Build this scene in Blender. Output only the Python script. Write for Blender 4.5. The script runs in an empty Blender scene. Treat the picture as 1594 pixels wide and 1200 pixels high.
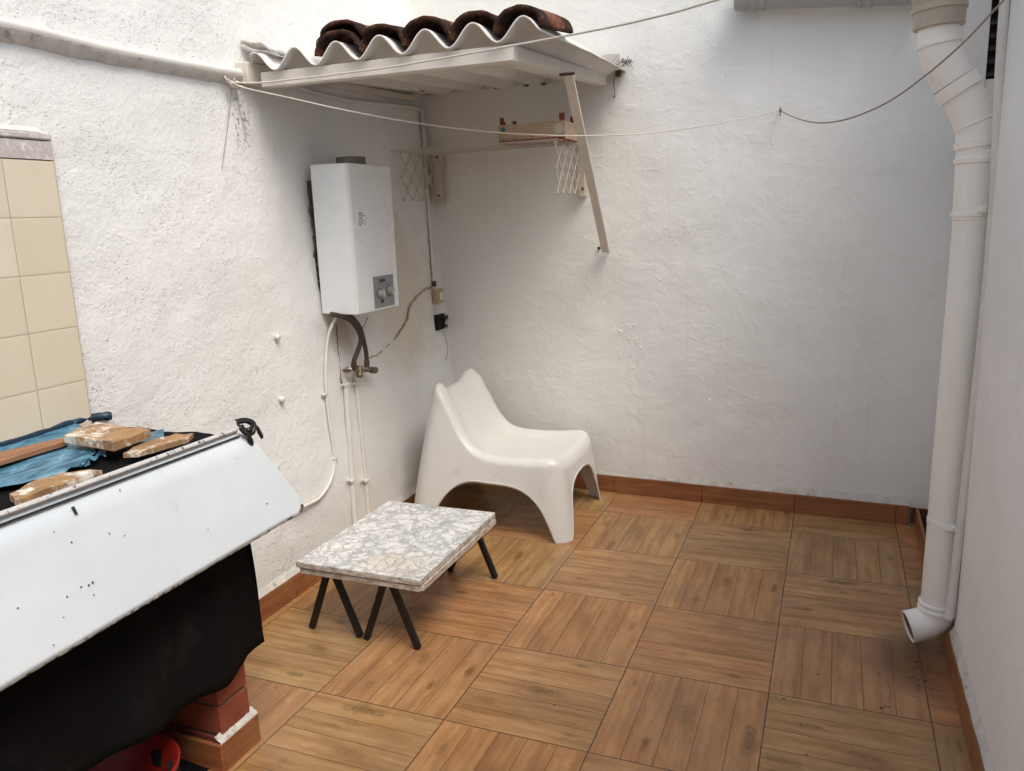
import bpy, bmesh, math, random
from mathutils import Vector, Matrix, Euler, noise
random.seed(7)
R = math.radians
sc = bpy.context.scene
col = bpy.data.collections.new("patio"); sc.collection.children.link(col)

# ------------------------------------------------------------------ camera
CAM = Vector((0.5797, -3.6863, 1.4728))
EUL = Euler((1.36209932, 0.0349061724, 0.380153470), 'XYZ')
F = 1238.06; RM = EUL.to_matrix()
cam = bpy.data.cameras.new("camera"); co = bpy.data.objects.new("camera", cam); col.objects.link(co)
co.location = CAM; co.rotation_euler = EUL; cam.sensor_width = 36; cam.lens = F / 1594 * 36
cam.clip_start = 0.02; cam.clip_end = 200; sc.camera = co

def cast(px, py, P, n):
    """point of the real surface plane (P, n) that was surveyed at this spot of the photograph"""
    d = RM @ Vector(((px - 797) / F, -(py - 600) / F, -1.0)); P = Vector(P); n = Vector(n)
    return CAM + d * ((P - CAM).dot(n) / d.dot(n))
def LW(px, py, off=0.0): return cast(px, py, (-1.39 + off, 0, 0), (1, 0, .065))
def BW(px, py, off=0.0): return cast(px, py, (0, .284 - off, 0), (.04, 1, 0))
def HZ(px, py, z): return cast(px, py, (0, 0, z), (0, 0, 1))
def PX(px, py, x): return cast(px, py, (x, 0, 0), (1, 0, 0))
def PY(px, py, y): return cast(px, py, (0, y, 0), (0, 1, 0))
def lwx(z, off=0.0): return -1.39 - .065 * z + off
def bwy(x, off=0.0): return .284 - .04 * x - off
fbm = lambda p, o=4: noise.fractal(p, 1.0, 2.0, o)

# ------------------------------------------------------------------ materials
class N:
    def __init__(s, name):
        s.m = bpy.data.materials.new(name); s.m.use_nodes = True; s.t = s.m.node_tree; s.t.nodes.clear()
        s.out = s.n('ShaderNodeOutputMaterial'); s.b = s.n('ShaderNodeBsdfPrincipled')
        s.t.links.new(s.b.outputs[0], s.out.inputs[0]); s.co = s.n('ShaderNodeTexCoord').outputs['Object']
    def n(s, k, **kw):
        x = s.t.nodes.new(k)
        for a, v in kw.items(): setattr(x, a, v)
        return x
    def put(s, sock, v):
        if v is None: return
        if isinstance(v, bpy.types.NodeSocket): s.t.links.new(v, sock)
        else:
            if isinstance(v, (tuple, list)) and len(v) == 3 and sock.type == 'RGBA': v = (*v, 1)
            sock.default_value = v
    def M(s, op, a, b=None, c=None, clamp=False):
        x = s.n('ShaderNodeMath', operation=op, use_clamp=clamp)
        for i, v in enumerate((a, b, c)):
            if v is not None: s.put(x.inputs[i], v)
        return x.outputs[0]
    def sep(s, v):
        x = s.n('ShaderNodeSeparateXYZ'); s.put(x.inputs[0], v); return x.outputs
    def cmb(s, a, b, c):
        x = s.n('ShaderNodeCombineXYZ')
        for i, v in enumerate((a, b, c)): s.put(x.inputs[i], v)
        return x.outputs[0]
    def noise(s, sc_=5, v=None, det=5, rough=.6, dist=0, col=False):
        x = s.n('ShaderNodeTexNoise'); s.put(x.inputs['Vector'], v or s.co); s.put(x.inputs['Scale'], sc_)
        s.put(x.inputs['Detail'], det); s.put(x.inputs['Roughness'], rough); s.put(x.inputs['Distortion'], dist)
        return x.outputs['Color' if col else 'Fac']
    def voro(s, sc_=5, v=None, feature='F1', out='Distance', rnd=1):
        x = s.n('ShaderNodeTexVoronoi', feature=feature); s.put(x.inputs['Vector'], v or s.co); s.put(x.inputs['Scale'], sc_)
        s.put(x.inputs['Randomness'], rnd); return x.outputs[out]
    def white(s, v):
        x = s.n('ShaderNodeTexWhiteNoise', noise_dimensions='3D'); s.put(x.inputs['Vector'], v); return x.outputs['Value']
    def ramp(s, f, stops, interp='LINEAR'):
        x = s.n('ShaderNodeValToRGB'); s.put(x.inputs[0], f); r = x.color_ramp; r.interpolation = interp
        while len(r.elements) < len(stops): r.elements.new(.5)
        for e, (p, c) in zip(r.elements, stops):
            e.position = p; e.color = (c, c, c, 1) if isinstance(c, (int, float)) else (*c, 1)
        return x.outputs[0]
    def step(s, f, a, b):
        x = s.n('ShaderNodeMapRange', interpolation_type='SMOOTHSTEP')
        s.put(x.inputs[0], f); s.put(x.inputs[1], a); s.put(x.inputs[2], b); return x.outputs[0]
    def mix(s, f, a, b, mode='MIX'):
        x = s.n('ShaderNodeMix', data_type='RGBA', blend_type=mode); s.put(x.inputs[0], f); s.put(x.inputs[6], a); s.put(x.inputs[7], b)
        return x.outputs[2]
    def vm(s, op, a, b):
        x = s.n('ShaderNodeVectorMath', operation=op); s.put(x.inputs[0], a)
        if op == 'SCALE': s.put(x.inputs[3], b)
        else: s.put(x.inputs[1], b)
        return x.outputs[0]
    def bump(s, h, strength=.5, dist=.01, nrm=None):
        x = s.n('ShaderNodeBump'); s.put(x.inputs['Height'], h); s.put(x.inputs['Strength'], strength); s.put(x.inputs['Distance'], dist)
        if nrm: s.put(x.inputs['Normal'], nrm)
        return x.outputs[0]
    def fin(s, c, rough=.6, nrm=None, metal=0, spec=None, coat=None):
        s.put(s.b.inputs['Base Color'], c); s.put(s.b.inputs['Roughness'], rough); s.put(s.b.inputs['Metallic'], metal)
        if nrm: s.put(s.b.inputs['Normal'], nrm)
        if spec is not None: s.put(s.b.inputs['Specular IOR Level'], spec)
        if coat: s.put(s.b.inputs['Coat Weight'], coat)
        return s.m

def simple(name, c, rough=.5, var=.15, sc_=8, bump=0.0, bsc=60, metal=0, dirt=None, dsc=6, dthr=(.55, .75), spec=None):
    m = N(name); n1 = m.noise(sc_)
    f = m.ramp(n1, [(.3, 1 - var), (.7, 1.0)])
    c1 = m.mix(1.0, c, f, 'MULTIPLY')
    if dirt:
        c1 = m.mix(m.step(m.noise(dsc, det=8, rough=.7), *dthr), c1, dirt)
    nr = m.bump(m.noise(bsc, det=6), bump, .004) if bump else None
    r = m.M('ADD', m.M('MULTIPLY', n1, .15), rough - .07)
    return m.fin(c1, r, nr, metal, spec)

def ell(m, v, c, r):
    """0 at the centre of an ellipsoid, 1 on its surface"""
    d = m.vm('SUBTRACT', v, c); d = m.vm('DIVIDE', d, r)
    x = m.n('ShaderNodeVectorMath', operation='LENGTH'); m.put(x.inputs[0], d); return x.outputs['Value']

def plaster(name, base=(.74, .725, .70), rough_mask='left'):
    m = N(name); v = m.co; x, y, z = m.sep(v)
    # hand-trowelled lime wash: broad waves, brush drags, grit
    warp = m.vm('ADD', v, m.vm('SCALE', m.noise(3.0, col=True), .25))
    big = m.noise(5.5, warp, 3, .5)
    med = m.noise(22, warp, 5, .6)
    fine = m.noise(85, v, 4, .65)
    lumps = m.step(m.noise(13, m.vm('MULTIPLY', warp, (1, 1, 1.7)), 4, .55), .50, .66)
    h = m.M('ADD', m.M('MULTIPLY', big, .7), m.M('MULTIPLY', med, .26))
    h = m.M('ADD', h, m.M('MULTIPLY', fine, .13)); h = m.M('ADD', h, m.M('MULTIPLY', lumps, .13))
    pitn = m.voro(105, m.vm('MULTIPLY', m.vm('ADD', v, m.vm('SCALE', m.noise(40, col=True), .03)), (1, .75, 1.25)))
    patch = m.step(m.noise(4.5, m.vm('ADD', v, (3, 1, 7)), 5, .65), .43, .60)
    pit = m.M('MULTIPLY', m.M('SUBTRACT', 1.0, m.step(pitn, .10, .40)), patch)
    pit = m.M('MULTIPLY', pit, m.step(m.noise(42, v, 3), .46, .56))
    c = m.mix(m.step(m.noise(1.6, v, 5, .6), .35, .7), base, tuple(b * k for b, k in zip(base, (.93, .925, .92))))
    c = m.mix(m.M('MULTIPLY', m.step(m.noise(9, v, 6, .7), .5, .75), .25), c, tuple(b * k for b, k in zip(base, (.88, .85, .80))))
    if rough_mask == 'left':
        h = m.M('ADD', h, m.M('MULTIPLY', m.M('MULTIPLY', m.noise(55, m.vm('ADD', v, m.vm('SCALE', m.noise(30, col=True), .03)), 5, .7), .60), m.M('SUBTRACT', 1.0, m.step(y, -1.25, -.75))))
        area = m.M('SUBTRACT', 1.0, m.step(y, -1.25, -.75))          # older rough render beyond the heater
        pit = m.M('MULTIPLY', pit, area)
        e = ell(m, v, (-1.46, -.10, 1.12), (.4, .42, .52))
        st = m.M('MULTIPLY', m.M('SUBTRACT', 1.0, m.step(m.M('ADD', e, m.M('MULTIPLY', m.noise(7, v, 5), .9)), .80, 1.5)), .50)
        c = m.mix(st, c, (.50, .41, .28))
        e2 = ell(m, v, (-1.44, -.68, 1.02), (.3, .14, .16))
        st2 = m.M('MULTIPLY', m.M('SUBTRACT', 1.0, m.step(m.M('ADD', e2, m.noise(14, v, 5)), .9, 1.6)), .5)
        c = m.mix(st2, c, (.36, .27, .18))
        low_tone = m.M('MULTIPLY', m.M('SUBTRACT', 1.0, m.step(m.M('ADD', z, m.M('MULTIPLY', m.noise(8, v, 5), .5)), .42, .62)), .30)  # greyer and darker towards the foot of the wall
        c = m.mix(low_tone, c, (.55, .52, .47))
        e3 = ell(m, v, (-1.53, -1.16, 1.86), (.3, .07, .17))          # dark mould under the line hook
        c = m.mix(m.M('MULTIPLY', m.M('MULTIPLY', m.M('SUBTRACT', 1.0, m.step(e3, .3, 1.1)), m.step(m.noise(55, v, 4), .50, .62)), .75), c, (.12, .11, .10))
        e4 = ell(m, v, (-1.50, -.72, 1.3), (.3, .14, .5))             # darker brownish patch beside the heater
        c = m.mix(m.M('MULTIPLY', m.M('SUBTRACT', 1.0, m.step(m.M('ADD', e4, m.noise(9, v, 5)), .8, 1.5)), .35), c, (.25, .21, .17))
    elif rough_mask == 'back':
        pk = m.M('SUBTRACT', 1.0, m.step(ell(m, v, (-.17, .29, 1.375), (.17, .3, .045)), .3, 1.15))
        pk2 = m.M('SUBTRACT', 1.0, m.step(ell(m, v, (-.40, .29, .80), (.11, .3, .17)), .3, 1.1))
        pk3 = m.M('SUBTRACT', 1.0, m.step(ell(m, v, (.74, .26, .72), (.10, .3, .45)), .3, 1.1))
        pk4 = m.M('SUBTRACT', 1.0, m.step(ell(m, v, (.62, .26, .25), (.3, .3, .22)), .2, 1.2))
        pk5 = m.M('SUBTRACT', 1.0, m.step(ell(m, v, (-.46, .29, 1.28), (.10, .3, .09)), .2, 1.1))
        pm = m.M('MAXIMUM', m.M('MAXIMUM', pk, pk2), m.M('MAXIMUM', m.M('MULTIPLY', pk3, .7), m.M('MULTIPLY', pk4, .6)))
        pm = m.M('MAXIMUM', pm, m.M('MULTIPLY', pk5, .8))
        flake = m.step(m.noise(26, m.vm('ADD', v, m.vm('SCALE', m.noise(12, col=True), .06)), 6, .65), .50, .56)
        fl = m.M('MULTIPLY', flake, pm)
        h = m.M('ADD', h, m.M('MULTIPLY', fl, .42))
        flc = m.M('MULTIPLY', m.M('MULTIPLY', m.M('SUBTRACT', 1.0, m.M('ABSOLUTE', m.M('SUBTRACT', m.M('MULTIPLY', flake, 2.0), 1.0))), pm), .16)
        pit = m.M('MULTIPLY', pit, .25)
        FLC = flc
        # warm canopy shade with floor bounce painted in, fading towards the right
        warm_shade = m.M('MULTIPLY', m.M('SUBTRACT', 1.0, m.step(x, -1.2, .1)), .45)
        c = m.mix(warm_shade, c, tuple(b * k for b, k in zip(base, (.92, .86, .78))))
        # rain streaks from the top
        stv = m.noise(1, m.cmb(m.M('MULTIPLY', x, 30), 0, m.M('MULTIPLY', z, .8)), 4, .6)
        c = m.mix(m.M('MULTIPLY', m.step(stv, .54, .74), .12), c, (.55, .53, .49))
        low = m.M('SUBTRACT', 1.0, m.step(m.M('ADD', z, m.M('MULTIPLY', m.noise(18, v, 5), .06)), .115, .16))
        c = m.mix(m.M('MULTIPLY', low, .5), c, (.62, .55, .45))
        c = m.mix(FLC, c, (.38, .35, .31))
    else:
        pit = m.M('MULTIPLY', pit, .15)
        h = m.M('ADD', m.M('MULTIPLY', h, .45), m.M('MULTIPLY', m.noise(70, v, 5, .7), 1.1))
    c = m.mix(m.M('MULTIPLY', pit, .36), c, (.40, .38, .35))
    # sparse dark flecks
    fk = m.M('MULTIPLY', m.M('SUBTRACT', 1.0, m.step(m.voro(9, v), .015, .035)), m.step(m.noise(3, v), .45, .55))
    c = m.mix(m.M('MULTIPLY', fk, .6), c, (.2, .17, .14))
    h = m.M('SUBTRACT', h, m.M('MULTIPLY', pit, .6))
    return m.fin(c, .82, m.bump(h, .56 if rough_mask == 'left' else .46, .011), spec=.25)

def floor_tiles():
    m = N("wood_print_tile"); T = .45; x, y, z = m.sep(m.co)
    X = m.M('DIVIDE', x, T); Y = m.M('DIVIDE', y, T)
    ix = m.M('FLOOR', X); iy = m.M('FLOOR', Y); fx = m.M('SUBTRACT', X, ix); fy = m.M('SUBTRACT', Y, iy)
    par = m.M('FLOORED_MODULO', m.M('ADD', ix, iy), 2.0)            # 0: planks run away from us
    ipar = m.M('SUBTRACT', 1.0, par)
    u = m.M('ADD', m.M('MULTIPLY', par, fy), m.M('MULTIPLY', ipar, fx))
    w = m.M('ADD', m.M('MULTIPLY', par, fx), m.M('MULTIPLY', ipar, fy))
    flip = m.step(m.white(m.cmb(ix, iy, 5.5)), .49, .51)
    k = m.M('FLOOR', m.M('MULTIPLY', u, 5.0)); fu = m.M('SUBTRACT', m.M('MULTIPLY', u, 5.0), k)
    rt = m.white(m.cmb(ix, iy, 1.5)); rk = m.white(m.cmb(k, 3.3, 9.1)); rkt = m.white(m.cmb(m.M('ADD', k, .5), ix, iy))
    # knots of the printed pattern, in plank space (metres)
    um = m.M('MULTIPLY', u, T); wm = m.M('MULTIPLY', w, T)
    wob = m.noise(16, m.cmb(um, wm, m.M('MULTIPLY', rk, 9)), 3)
    ring = None; glow = None
    for (ku, kw, s) in ((.30, .22, 1.0), (.50, .64, 1.3), (.71, .38, .8), (.90, .55, 1.1), (.11, .80, .8)):
        rj = m.white(m.cmb(ix, iy, ku * 31)); rj2 = m.white(m.cmb(iy, ix, kw * 17 + 3))
        du = m.M('SUBTRACT', u, m.M('ADD', ku, m.M('MULTIPLY', m.M('SUBTRACT', rj, .5), .05))); dw = m.M('SUBTRACT', w, m.M('ADD', kw, m.M('MULTIPLY', m.M('SUBTRACT', rj2, .5), .30)))
        d = m.M('SQRT', m.M('ADD', m.M('MULTIPLY', m.M('MULTIPLY', du, du), 9.0), m.M('MULTIPLY', dw, dw)))
        d = m.M('MULTIPLY', d, m.M('ADD', .75, m.M('MULTIPLY', rj2, 1.0)))
        d = m.M('ADD', d, m.M('MULTIPLY', m.M('SUBTRACT', wob, .5), .16))
        g = m.M('MULTIPLY', m.M('SUBTRACT', 1.0, m.step(d, .02, .15 * s)), m.M('ADD', .25, m.M('MULTIPLY', rj, .75)))
        glow = g if glow is None else m.M('MAXIMUM', glow, g)
        ring = d if ring is None else m.M('MINIMUM', ring, d)
    gv = m.cmb(m.M('ADD', m.M('MULTIPLY', um, 46), m.M('MULTIPLY', m.M('SUBTRACT', wob, .5), 1.6)), m.M('MULTIPLY', wm, 2.2), m.M('ADD', m.M('MULTIPLY', rk, 40), m.M('MULTIPLY', rt, .8)))
    grain = m.noise(1.0, gv, 7, .55, .15)
    fineg = m.noise(1.0, m.cmb(m.M('MULTIPLY', um, 320), m.M('MULTIPLY', wm, 9), rkt), 4, .7)
    base = m.ramp(grain, [(.25, (.26, .125, .052)), (.45, (.36, .188, .088)), (.6, (.42, .232, .118)), (.8, (.46, .27, .145))])
    c = m.mix(m.M('MULTIPLY', m.step(fineg, .5, .72), .30), base, (.23, .105, .04))
    rings = m.M('SINE', m.M('MULTIPLY', ring, 150.0))
    kn = m.M('MULTIPLY', m.M('MULTIPLY', glow, m.M('SUBTRACT', 1.0, m.M('MULTIPLY', m.M('SUBTRACT', wob, .5), 1.5))), m.M('ADD', .80, m.M('MULTIPLY', rings, .28)), clamp=True)
    c = m.mix(kn, c, (.16, .085, .035))
    streak = m.noise(1.0, m.cmb(m.M('MULTIPLY', um, 26), m.M('MULTIPLY', wm, 2.0), m.M('MULTIPLY', rk, 17)), 3, .6)
    c = m.mix(m.M('MULTIPLY', m.step(streak, .58, .72), .30), c, (.23, .12, .05))
    # tile-to-tile tint: pinkish, olive, orange
    tint = m.ramp(rt, [(0, (1.0, .93, .90)), (.35, (.93, 1.0, .93)), (.7, (1.04, .95, .84)), (1, (1.05, .92, .88))])
    c = m.mix(1.0, c, tint, 'MULTIPLY')
    c = m.mix(1.0, c, m.ramp(rkt, [(0, .90), (1, 1.06)]), 'MULTIPLY')
    e = m.M('MINIMUM', m.M('MINIMUM', fx, m.M('SUBTRACT', 1.0, fx)), m.M('MINIMUM', fy, m.M('SUBTRACT', 1.0, fy)))
    e = m.M('MULTIPLY', e, T)
    pe = m.M('MULTIPLY', m.M('MINIMUM', fu, m.M('SUBTRACT', 1.0, fu)), T / 5)
    wn = m.M('MULTIPLY', m.M('SUBTRACT', m.noise(60, det=3), .5), .0018)
    pl = m.M('SUBTRACT', 1.0, m.step(m.M('ADD', pe, wn), .0008, .0026))
    c = m.mix(m.M('MULTIPLY', pl, .66), c, (.085, .042, .02))
    jl = m.M('SUBTRACT', 1.0, m.step(m.M('ADD', e, m.M('MULTIPLY', wn, 1.2)), .0010, .0026))
    c = m.mix(m.M('MULTIPLY', jl, m.M('ADD', .62, m.M('MULTIPLY', m.noise(4, det=3), .5)), clamp=True), c, (.035, .020, .012))
    blot = m.step(m.noise(1.0, m.cmb(m.M('MULTIPLY', um, 9), m.M('MULTIPLY', wm, 5), m.M('ADD', rk, rt)), 4, .6), .40, .62)
    c = m.mix(blot, m.mix(1.0, c, (.93, .92, .82), 'MULTIPLY'), m.mix(1.0, c, (1.09, 1.13, 1.03), 'MULTIPLY'))
    # grime and dried puddle marks
    dirt = m.step(m.noise(2.6, det=7, rough=.65), .45, .68)
    c = m.mix(m.M('MULTIPLY', dirt, .34), c, (.20, .13, .085))
    e1 = ell(m, m.co, (.88, -1.02, 0), (.17, .30, .5))
    wet = m.M('MULTIPLY', m.M('SUBTRACT', 1.0, m.step(m.M('ADD', e1, m.M('MULTIPLY', m.noise(9), .8)), .7, 1.4)), .65)
    c = m.mix(wet, c, (.09, .035, .015))
    spk = m.M('SUBTRACT', 1.0, m.step(m.voro(11), .010, .022))
    spk = m.M('MULTIPLY', spk, m.step(m.noise(2.2, det=2), .5, .56))
    c = m.mix(spk, c, (.55, .5, .42))
    h = m.M('SUBTRACT', m.M('MULTIPLY', grain, .10), m.M('ADD', jl, m.M('MULTIPLY', pl, .35)))
    rough = m.M('ADD', .24, m.M('MULTIPLY', m.noise(5, det=6), .26))
    return m.fin(c, rough, m.bump(h, .35, .0018), spec=.42)

def woodish(name, a, b, sc_=(40, 3, 40), rough=.6, white=None, bump=.3, axis_swap=False):
    m = N(name); v = m.vm('MULTIPLY', m.co, sc_)
    g = m.noise(1.0, v, 7, .6, .6)
    c = m.ramp(g, [(.3, a), (.65, b)])
    if white:
        c = m.mix(m.step(m.noise(14, det=7, rough=.7), *white[1]), c, white[0])
    return m.fin(c, rough, m.bump(m.M('ADD', g, m.noise(50, det=5)), bump, .004))

def marble():
    m = N("veined_marble"); v = m.co
    w = m.vm('ADD', v, m.vm('SCALE', m.noise(16, col=True, det=6), .11))
    def ridge(sc_, vec, wd):
        return m.M('SUBTRACT', 1.0, m.step(m.M('ABSOLUTE', m.M('SUBTRACT', m.noise(sc_, vec, 6, .6, .8), .5)), .0, wd))
    e1 = m.voro(12, w, 'DISTANCE_TO_EDGE')
    reg = m.step(m.noise(7, v, 4), .40, .58)
    v1 = m.M('MULTIPLY', m.M('SUBTRACT', 1.0, m.step(e1, .0, .10)), .9)
    vv = m.M('MAXIMUM', v1, m.M('MULTIPLY', ridge(12, v, .035), .9))
    vv = m.M('MAXIMUM', vv, m.M('MULTIPLY', m.M('MULTIPLY', ridge(26, w, .05), reg), .7))
    vv = m.M('MULTIPLY', vv, m.M('ADD', .25, m.M('MULTIPLY', m.noise(26, det=5, rough=.7), 1.2)), clamp=True)
    cloud = m.M('MULTIPLY', m.step(m.noise(13, w, 7, .7), .46, .64), .5)
    c = m.mix(cloud, (.70, .695, .67), (.40, .41, .415))
    c = m.mix(vv, c, (.25, .255, .26))
    st = m.M('SUBTRACT', 1.0, m.step(m.M('ADD', ell(m, v, (.10, -.24, .3), (.17, .13, .4)), m.noise(14, det=4)), .75, 1.6))
    c = m.mix(m.M('MULTIPLY', st, .30), c, (.55, .40, .26))
    x, y, z = m.sep(v)
    side = m.M('SUBTRACT', 1.0, m.step(z, .2935, .2955))
    sd = m.mix(m.step(m.noise(30, m.vm('MULTIPLY', v, (1, 1, 3)), 6, .7), .40, .66), (.66, .60, .52), (.22, .13, .075))
    c = m.mix(m.M('MULTIPLY', side, .8), c, sd)
    return m.fin(c, m.M('ADD', .30, m.M('MULTIPLY', m.noise(12, det=5), .25)), m.bump(m.noise(40, det=5), .12, .002))

M = {}
M['plaster_left'] = plaster("plaster_left", (.77, .77, .75), 'left')
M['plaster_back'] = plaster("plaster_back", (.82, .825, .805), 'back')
M['plaster_right'] = plaster("plaster_right", (.90, .895, .88), 'right')
M['floor'] = floor_tiles()
def skirt_mat():
    m = N("skirting_tile"); x, y, z = m.sep(m.co)
    a = m.M('ADD', x, y)
    g = m.noise(1.0, m.cmb(m.M('MULTIPLY', a, 4), 0, m.M('MULTIPLY', z, 60)), 6, .6, .5)
    c = m.ramp(g, [(.3, (.16, .056, .022)), (.6, (.30, .115, .045))])
    c = m.mix(m.M('MULTIPLY', m.step(m.noise(6, det=5), .5, .7), .4), c, (.36, .17, .08))
    spk = m.M('SUBTRACT', 1.0, m.step(m.voro(26), .02, .05)); spk = m.M('MULTIPLY', spk, m.step(m.noise(6), .52, .6))
    c = m.mix(spk, c, (.7, .66, .6))
    return m.fin(c, .42, m.bump(g, .15, .002))
M['skirt'] = skirt_mat()
M['mortar'] = simple("white_mortar", (.68, .65, .60), .9, .25, 20, .8, 70, dirt=(.30, .25, .2), dsc=25, dthr=(.55, .7))
M['grout'] = simple("dark_grout", (.05, .03, .02), .9)
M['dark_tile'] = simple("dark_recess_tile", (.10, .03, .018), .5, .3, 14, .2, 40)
M['chair'] = simple("cream_plastic", (.73, .712, .68), .33, .07, 3, .10, 120, dirt=(.52, .48, .41), dsc=11, dthr=(.56, .82))
M['chair_in'] = simple("cream_plastic_under", (.55, .47, .40), .5, .1, 5)
M['marble'] = marble()
M['black_metal'] = simple("black_painted_steel", (.006, .006, .0065), .5, .3, 30, .1, 100)
M['enamel'] = simple("white_enamel", (.78, .80, .80), .28, .03, 4, .02, 20)
M['panel_grey'] = simple("grey_control_plate", (.24, .25, .25), .42, .1, 12)
M['knob'] = simple("grey_knob", (.36, .36, .35), .4)
M['print'] = simple("dark_print", (.03, .03, .035), .6)
M['black'] = simple("black_hole", (.006, .006, .006), .9)
M['rust_metal'] = simple("aged_bronze_metal", (.10, .07, .05), .5, .4, 25, .4, 60, metal=.5, dirt=(.16, .10, .06), dsc=14)
M['flue'] = simple("sooty_flue_metal", (.20, .165, .13), .5, .4, 15, .2, 40, metal=.5)
M['brass'] = simple("dirty_brass", (.22, .17, .11), .45, .4, 30, .3, 80, metal=.6, dirt=(.40, .36, .30), dsc=30)
M['hose'] = simple("braided_hose", (.085, .052, .034), .55, .4, 80, .8, 220, metal=.25)
M['white_paint'] = simple("white_painted_pipe", (.72, .69, .64), .5, .12, 9, .25, 40, dirt=(.42, .36, .28), dsc=18, dthr=(.62, .78))
M['pvc'] = simple("white_pvc", (.88, .85, .79), .38, .06, 3, .03, 30, dirt=(.60, .54, .45), dsc=9, dthr=(.62, .95))
M['pvc_brown'] = simple("weathered_pvc", (.52, .45, .36), .5, .25, 6, .1, 30, dirt=(.25, .18, .12), dsc=8, dthr=(.55, .8))
M['pvc_mouth'] = simple('stained_shaded_pipe_inside', (.30, .20, .13), .8, .4, 14)  # brown dirt, darkened further for the shade inside the pipe
M['pvc_grey'] = simple("grey_pvc", (.42, .42, .43), .45, .08, 4, .03, 30)
M['beam'] = simple("white_painted_timber", (.68, .63, .56), .6, .12, 10, .25, 40, dirt=(.20, .13, .08), dsc=22, dthr=(.68, .76))
M['sheet'] = simple("white_fibre_cement", (.70, .67, .63), .8, .12, 6, .3, 50, dirt=(.30, .24, .19), dsc=16, dthr=(.66, .80))
def clay_mat():
    m = N("old_clay_tile"); g = m.noise(7, det=7, rough=.65)
    c = m.ramp(g, [(.32, (.012, .009, .008)), (.48, (.045, .022, .015)), (.60, (.15, .058, .030)), (.76, (.27, .14, .085))])
    c = m.mix(m.step(m.noise(30, det=6, rough=.7), .60, .72), c, (.30, .26, .2))
    return m.fin(c, .9, m.bump(m.M('ADD', m.noise(45, det=6), m.noise(14, det=4)), 1.0, .012), spec=.15)
M['clay'] = clay_mat()
M['moss'] = simple("dry_moss", (.10, .08, .05), 1, .5, 40, 1, 80)
def cream_tile():
    m = N("cream_wall_tile"); x, y, z = m.sep(m.co); T = .155
    Y = m.M('DIVIDE', m.M('ADD', m.M('ADD', y, 2.047), m.M('MULTIPLY', m.M('SUBTRACT', z, .9), -.0565)), T); Z = m.M('DIVIDE', m.M('SUBTRACT', z, 1.672), T)
    fy = m.M('FRACT', Y); fz = m.M('FRACT', Z)
    e = m.M('MULTIPLY', m.M('MINIMUM', m.M('MINIMUM', fy, m.M('SUBTRACT', 1.0, fy)), m.M('MINIMUM', fz, m.M('SUBTRACT', 1.0, fz))), T)
    j = m.M('SUBTRACT', 1.0, m.step(e, .0008, .0022))
    r = m.white(m.cmb(m.M('FLOOR', Y), m.M('FLOOR', Z), 2.5))
    c = m.mix(r, (.60, .525, .40), (.66, .585, .46))
    c = m.mix(m.M('MULTIPLY', m.step(m.noise(8, det=4), .4, .7), .2), c, (.55, .46, .33))
    c = m.mix(m.M('MULTIPLY', j, .7), c, (.33, .26, .19))
    h = m.M('ADD', m.M('MULTIPLY', m.step(e, .0, .006), 1.0), m.M('MULTIPLY', m.noise(18), .12))
    return m.fin(c, .22, m.bump(h, .3, .0015))
M['cream_tile'] = cream_tile()
def border_mat():
    m = N("marbled_border_tile"); g = m.noise(14, m.vm('ADD', m.co, m.vm('SCALE', m.noise(10, col=True), .15)), 6, .65)
    return m.fin(m.ramp(g, [(.35, (.60, .55, .52)), (.5, (.42, .38, .37)), (.62, (.66, .62, .58))]), .25)
M['border'] = border_mat()
M['brick'] = simple("red_brick", (.30, .072, .035), .85, .35, 14, .8, 60, dirt=(.13, .035, .02), dsc=9)
M['brick_mortar'] = simple('dark_brick_mortar', (.16, .11, .085), .95, .4, 40, .6, 80)
M['cloth'] = simple("black_cloth", (.006, .0058, .006), .9, .5, 5, .5, 160, dirt=(.016, .015, .015), dsc=5, spec=.12)
def tarp():
    m = N("blue_plastic_sheet"); g = m.noise(9, m.vm('MULTIPLY', m.co, (3, 1, 1)), 6, .65, 1.0)
    c = m.ramp(g, [(.35, (.012, .05, .09)), (.5, (.07, .20, .30)), (.68, (.20, .38, .48))])
    cr = m.M('SUBTRACT', 1.0, m.step(m.M('ABSOLUTE', m.M('SUBTRACT', m.noise(20, det=4), .5)), .0, .02))
    c = m.mix(m.M('MULTIPLY', cr, .5), c, (.01, .04, .08))
    return m.fin(c, .42, m.bump(g, .7, .01))
M['tarp'] = tarp()
M['navy'] = simple("navy_plastic_roll", (.012, .032, .06), .45, .4, 14, .6, 30, dirt=(.10, .28, .42), dsc=14, dthr=(.58, .66))
M['osb'] = simple("weathered_chipboard", (.36, .21, .10), .9, .35, 22, .9, 60, dirt=(.66, .62, .55), dsc=16, dthr=(.50, .64))
M['plank'] = woodish("brown_plank", (.20, .085, .04), (.34, .17, .085), (40, 4, 40))
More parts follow.
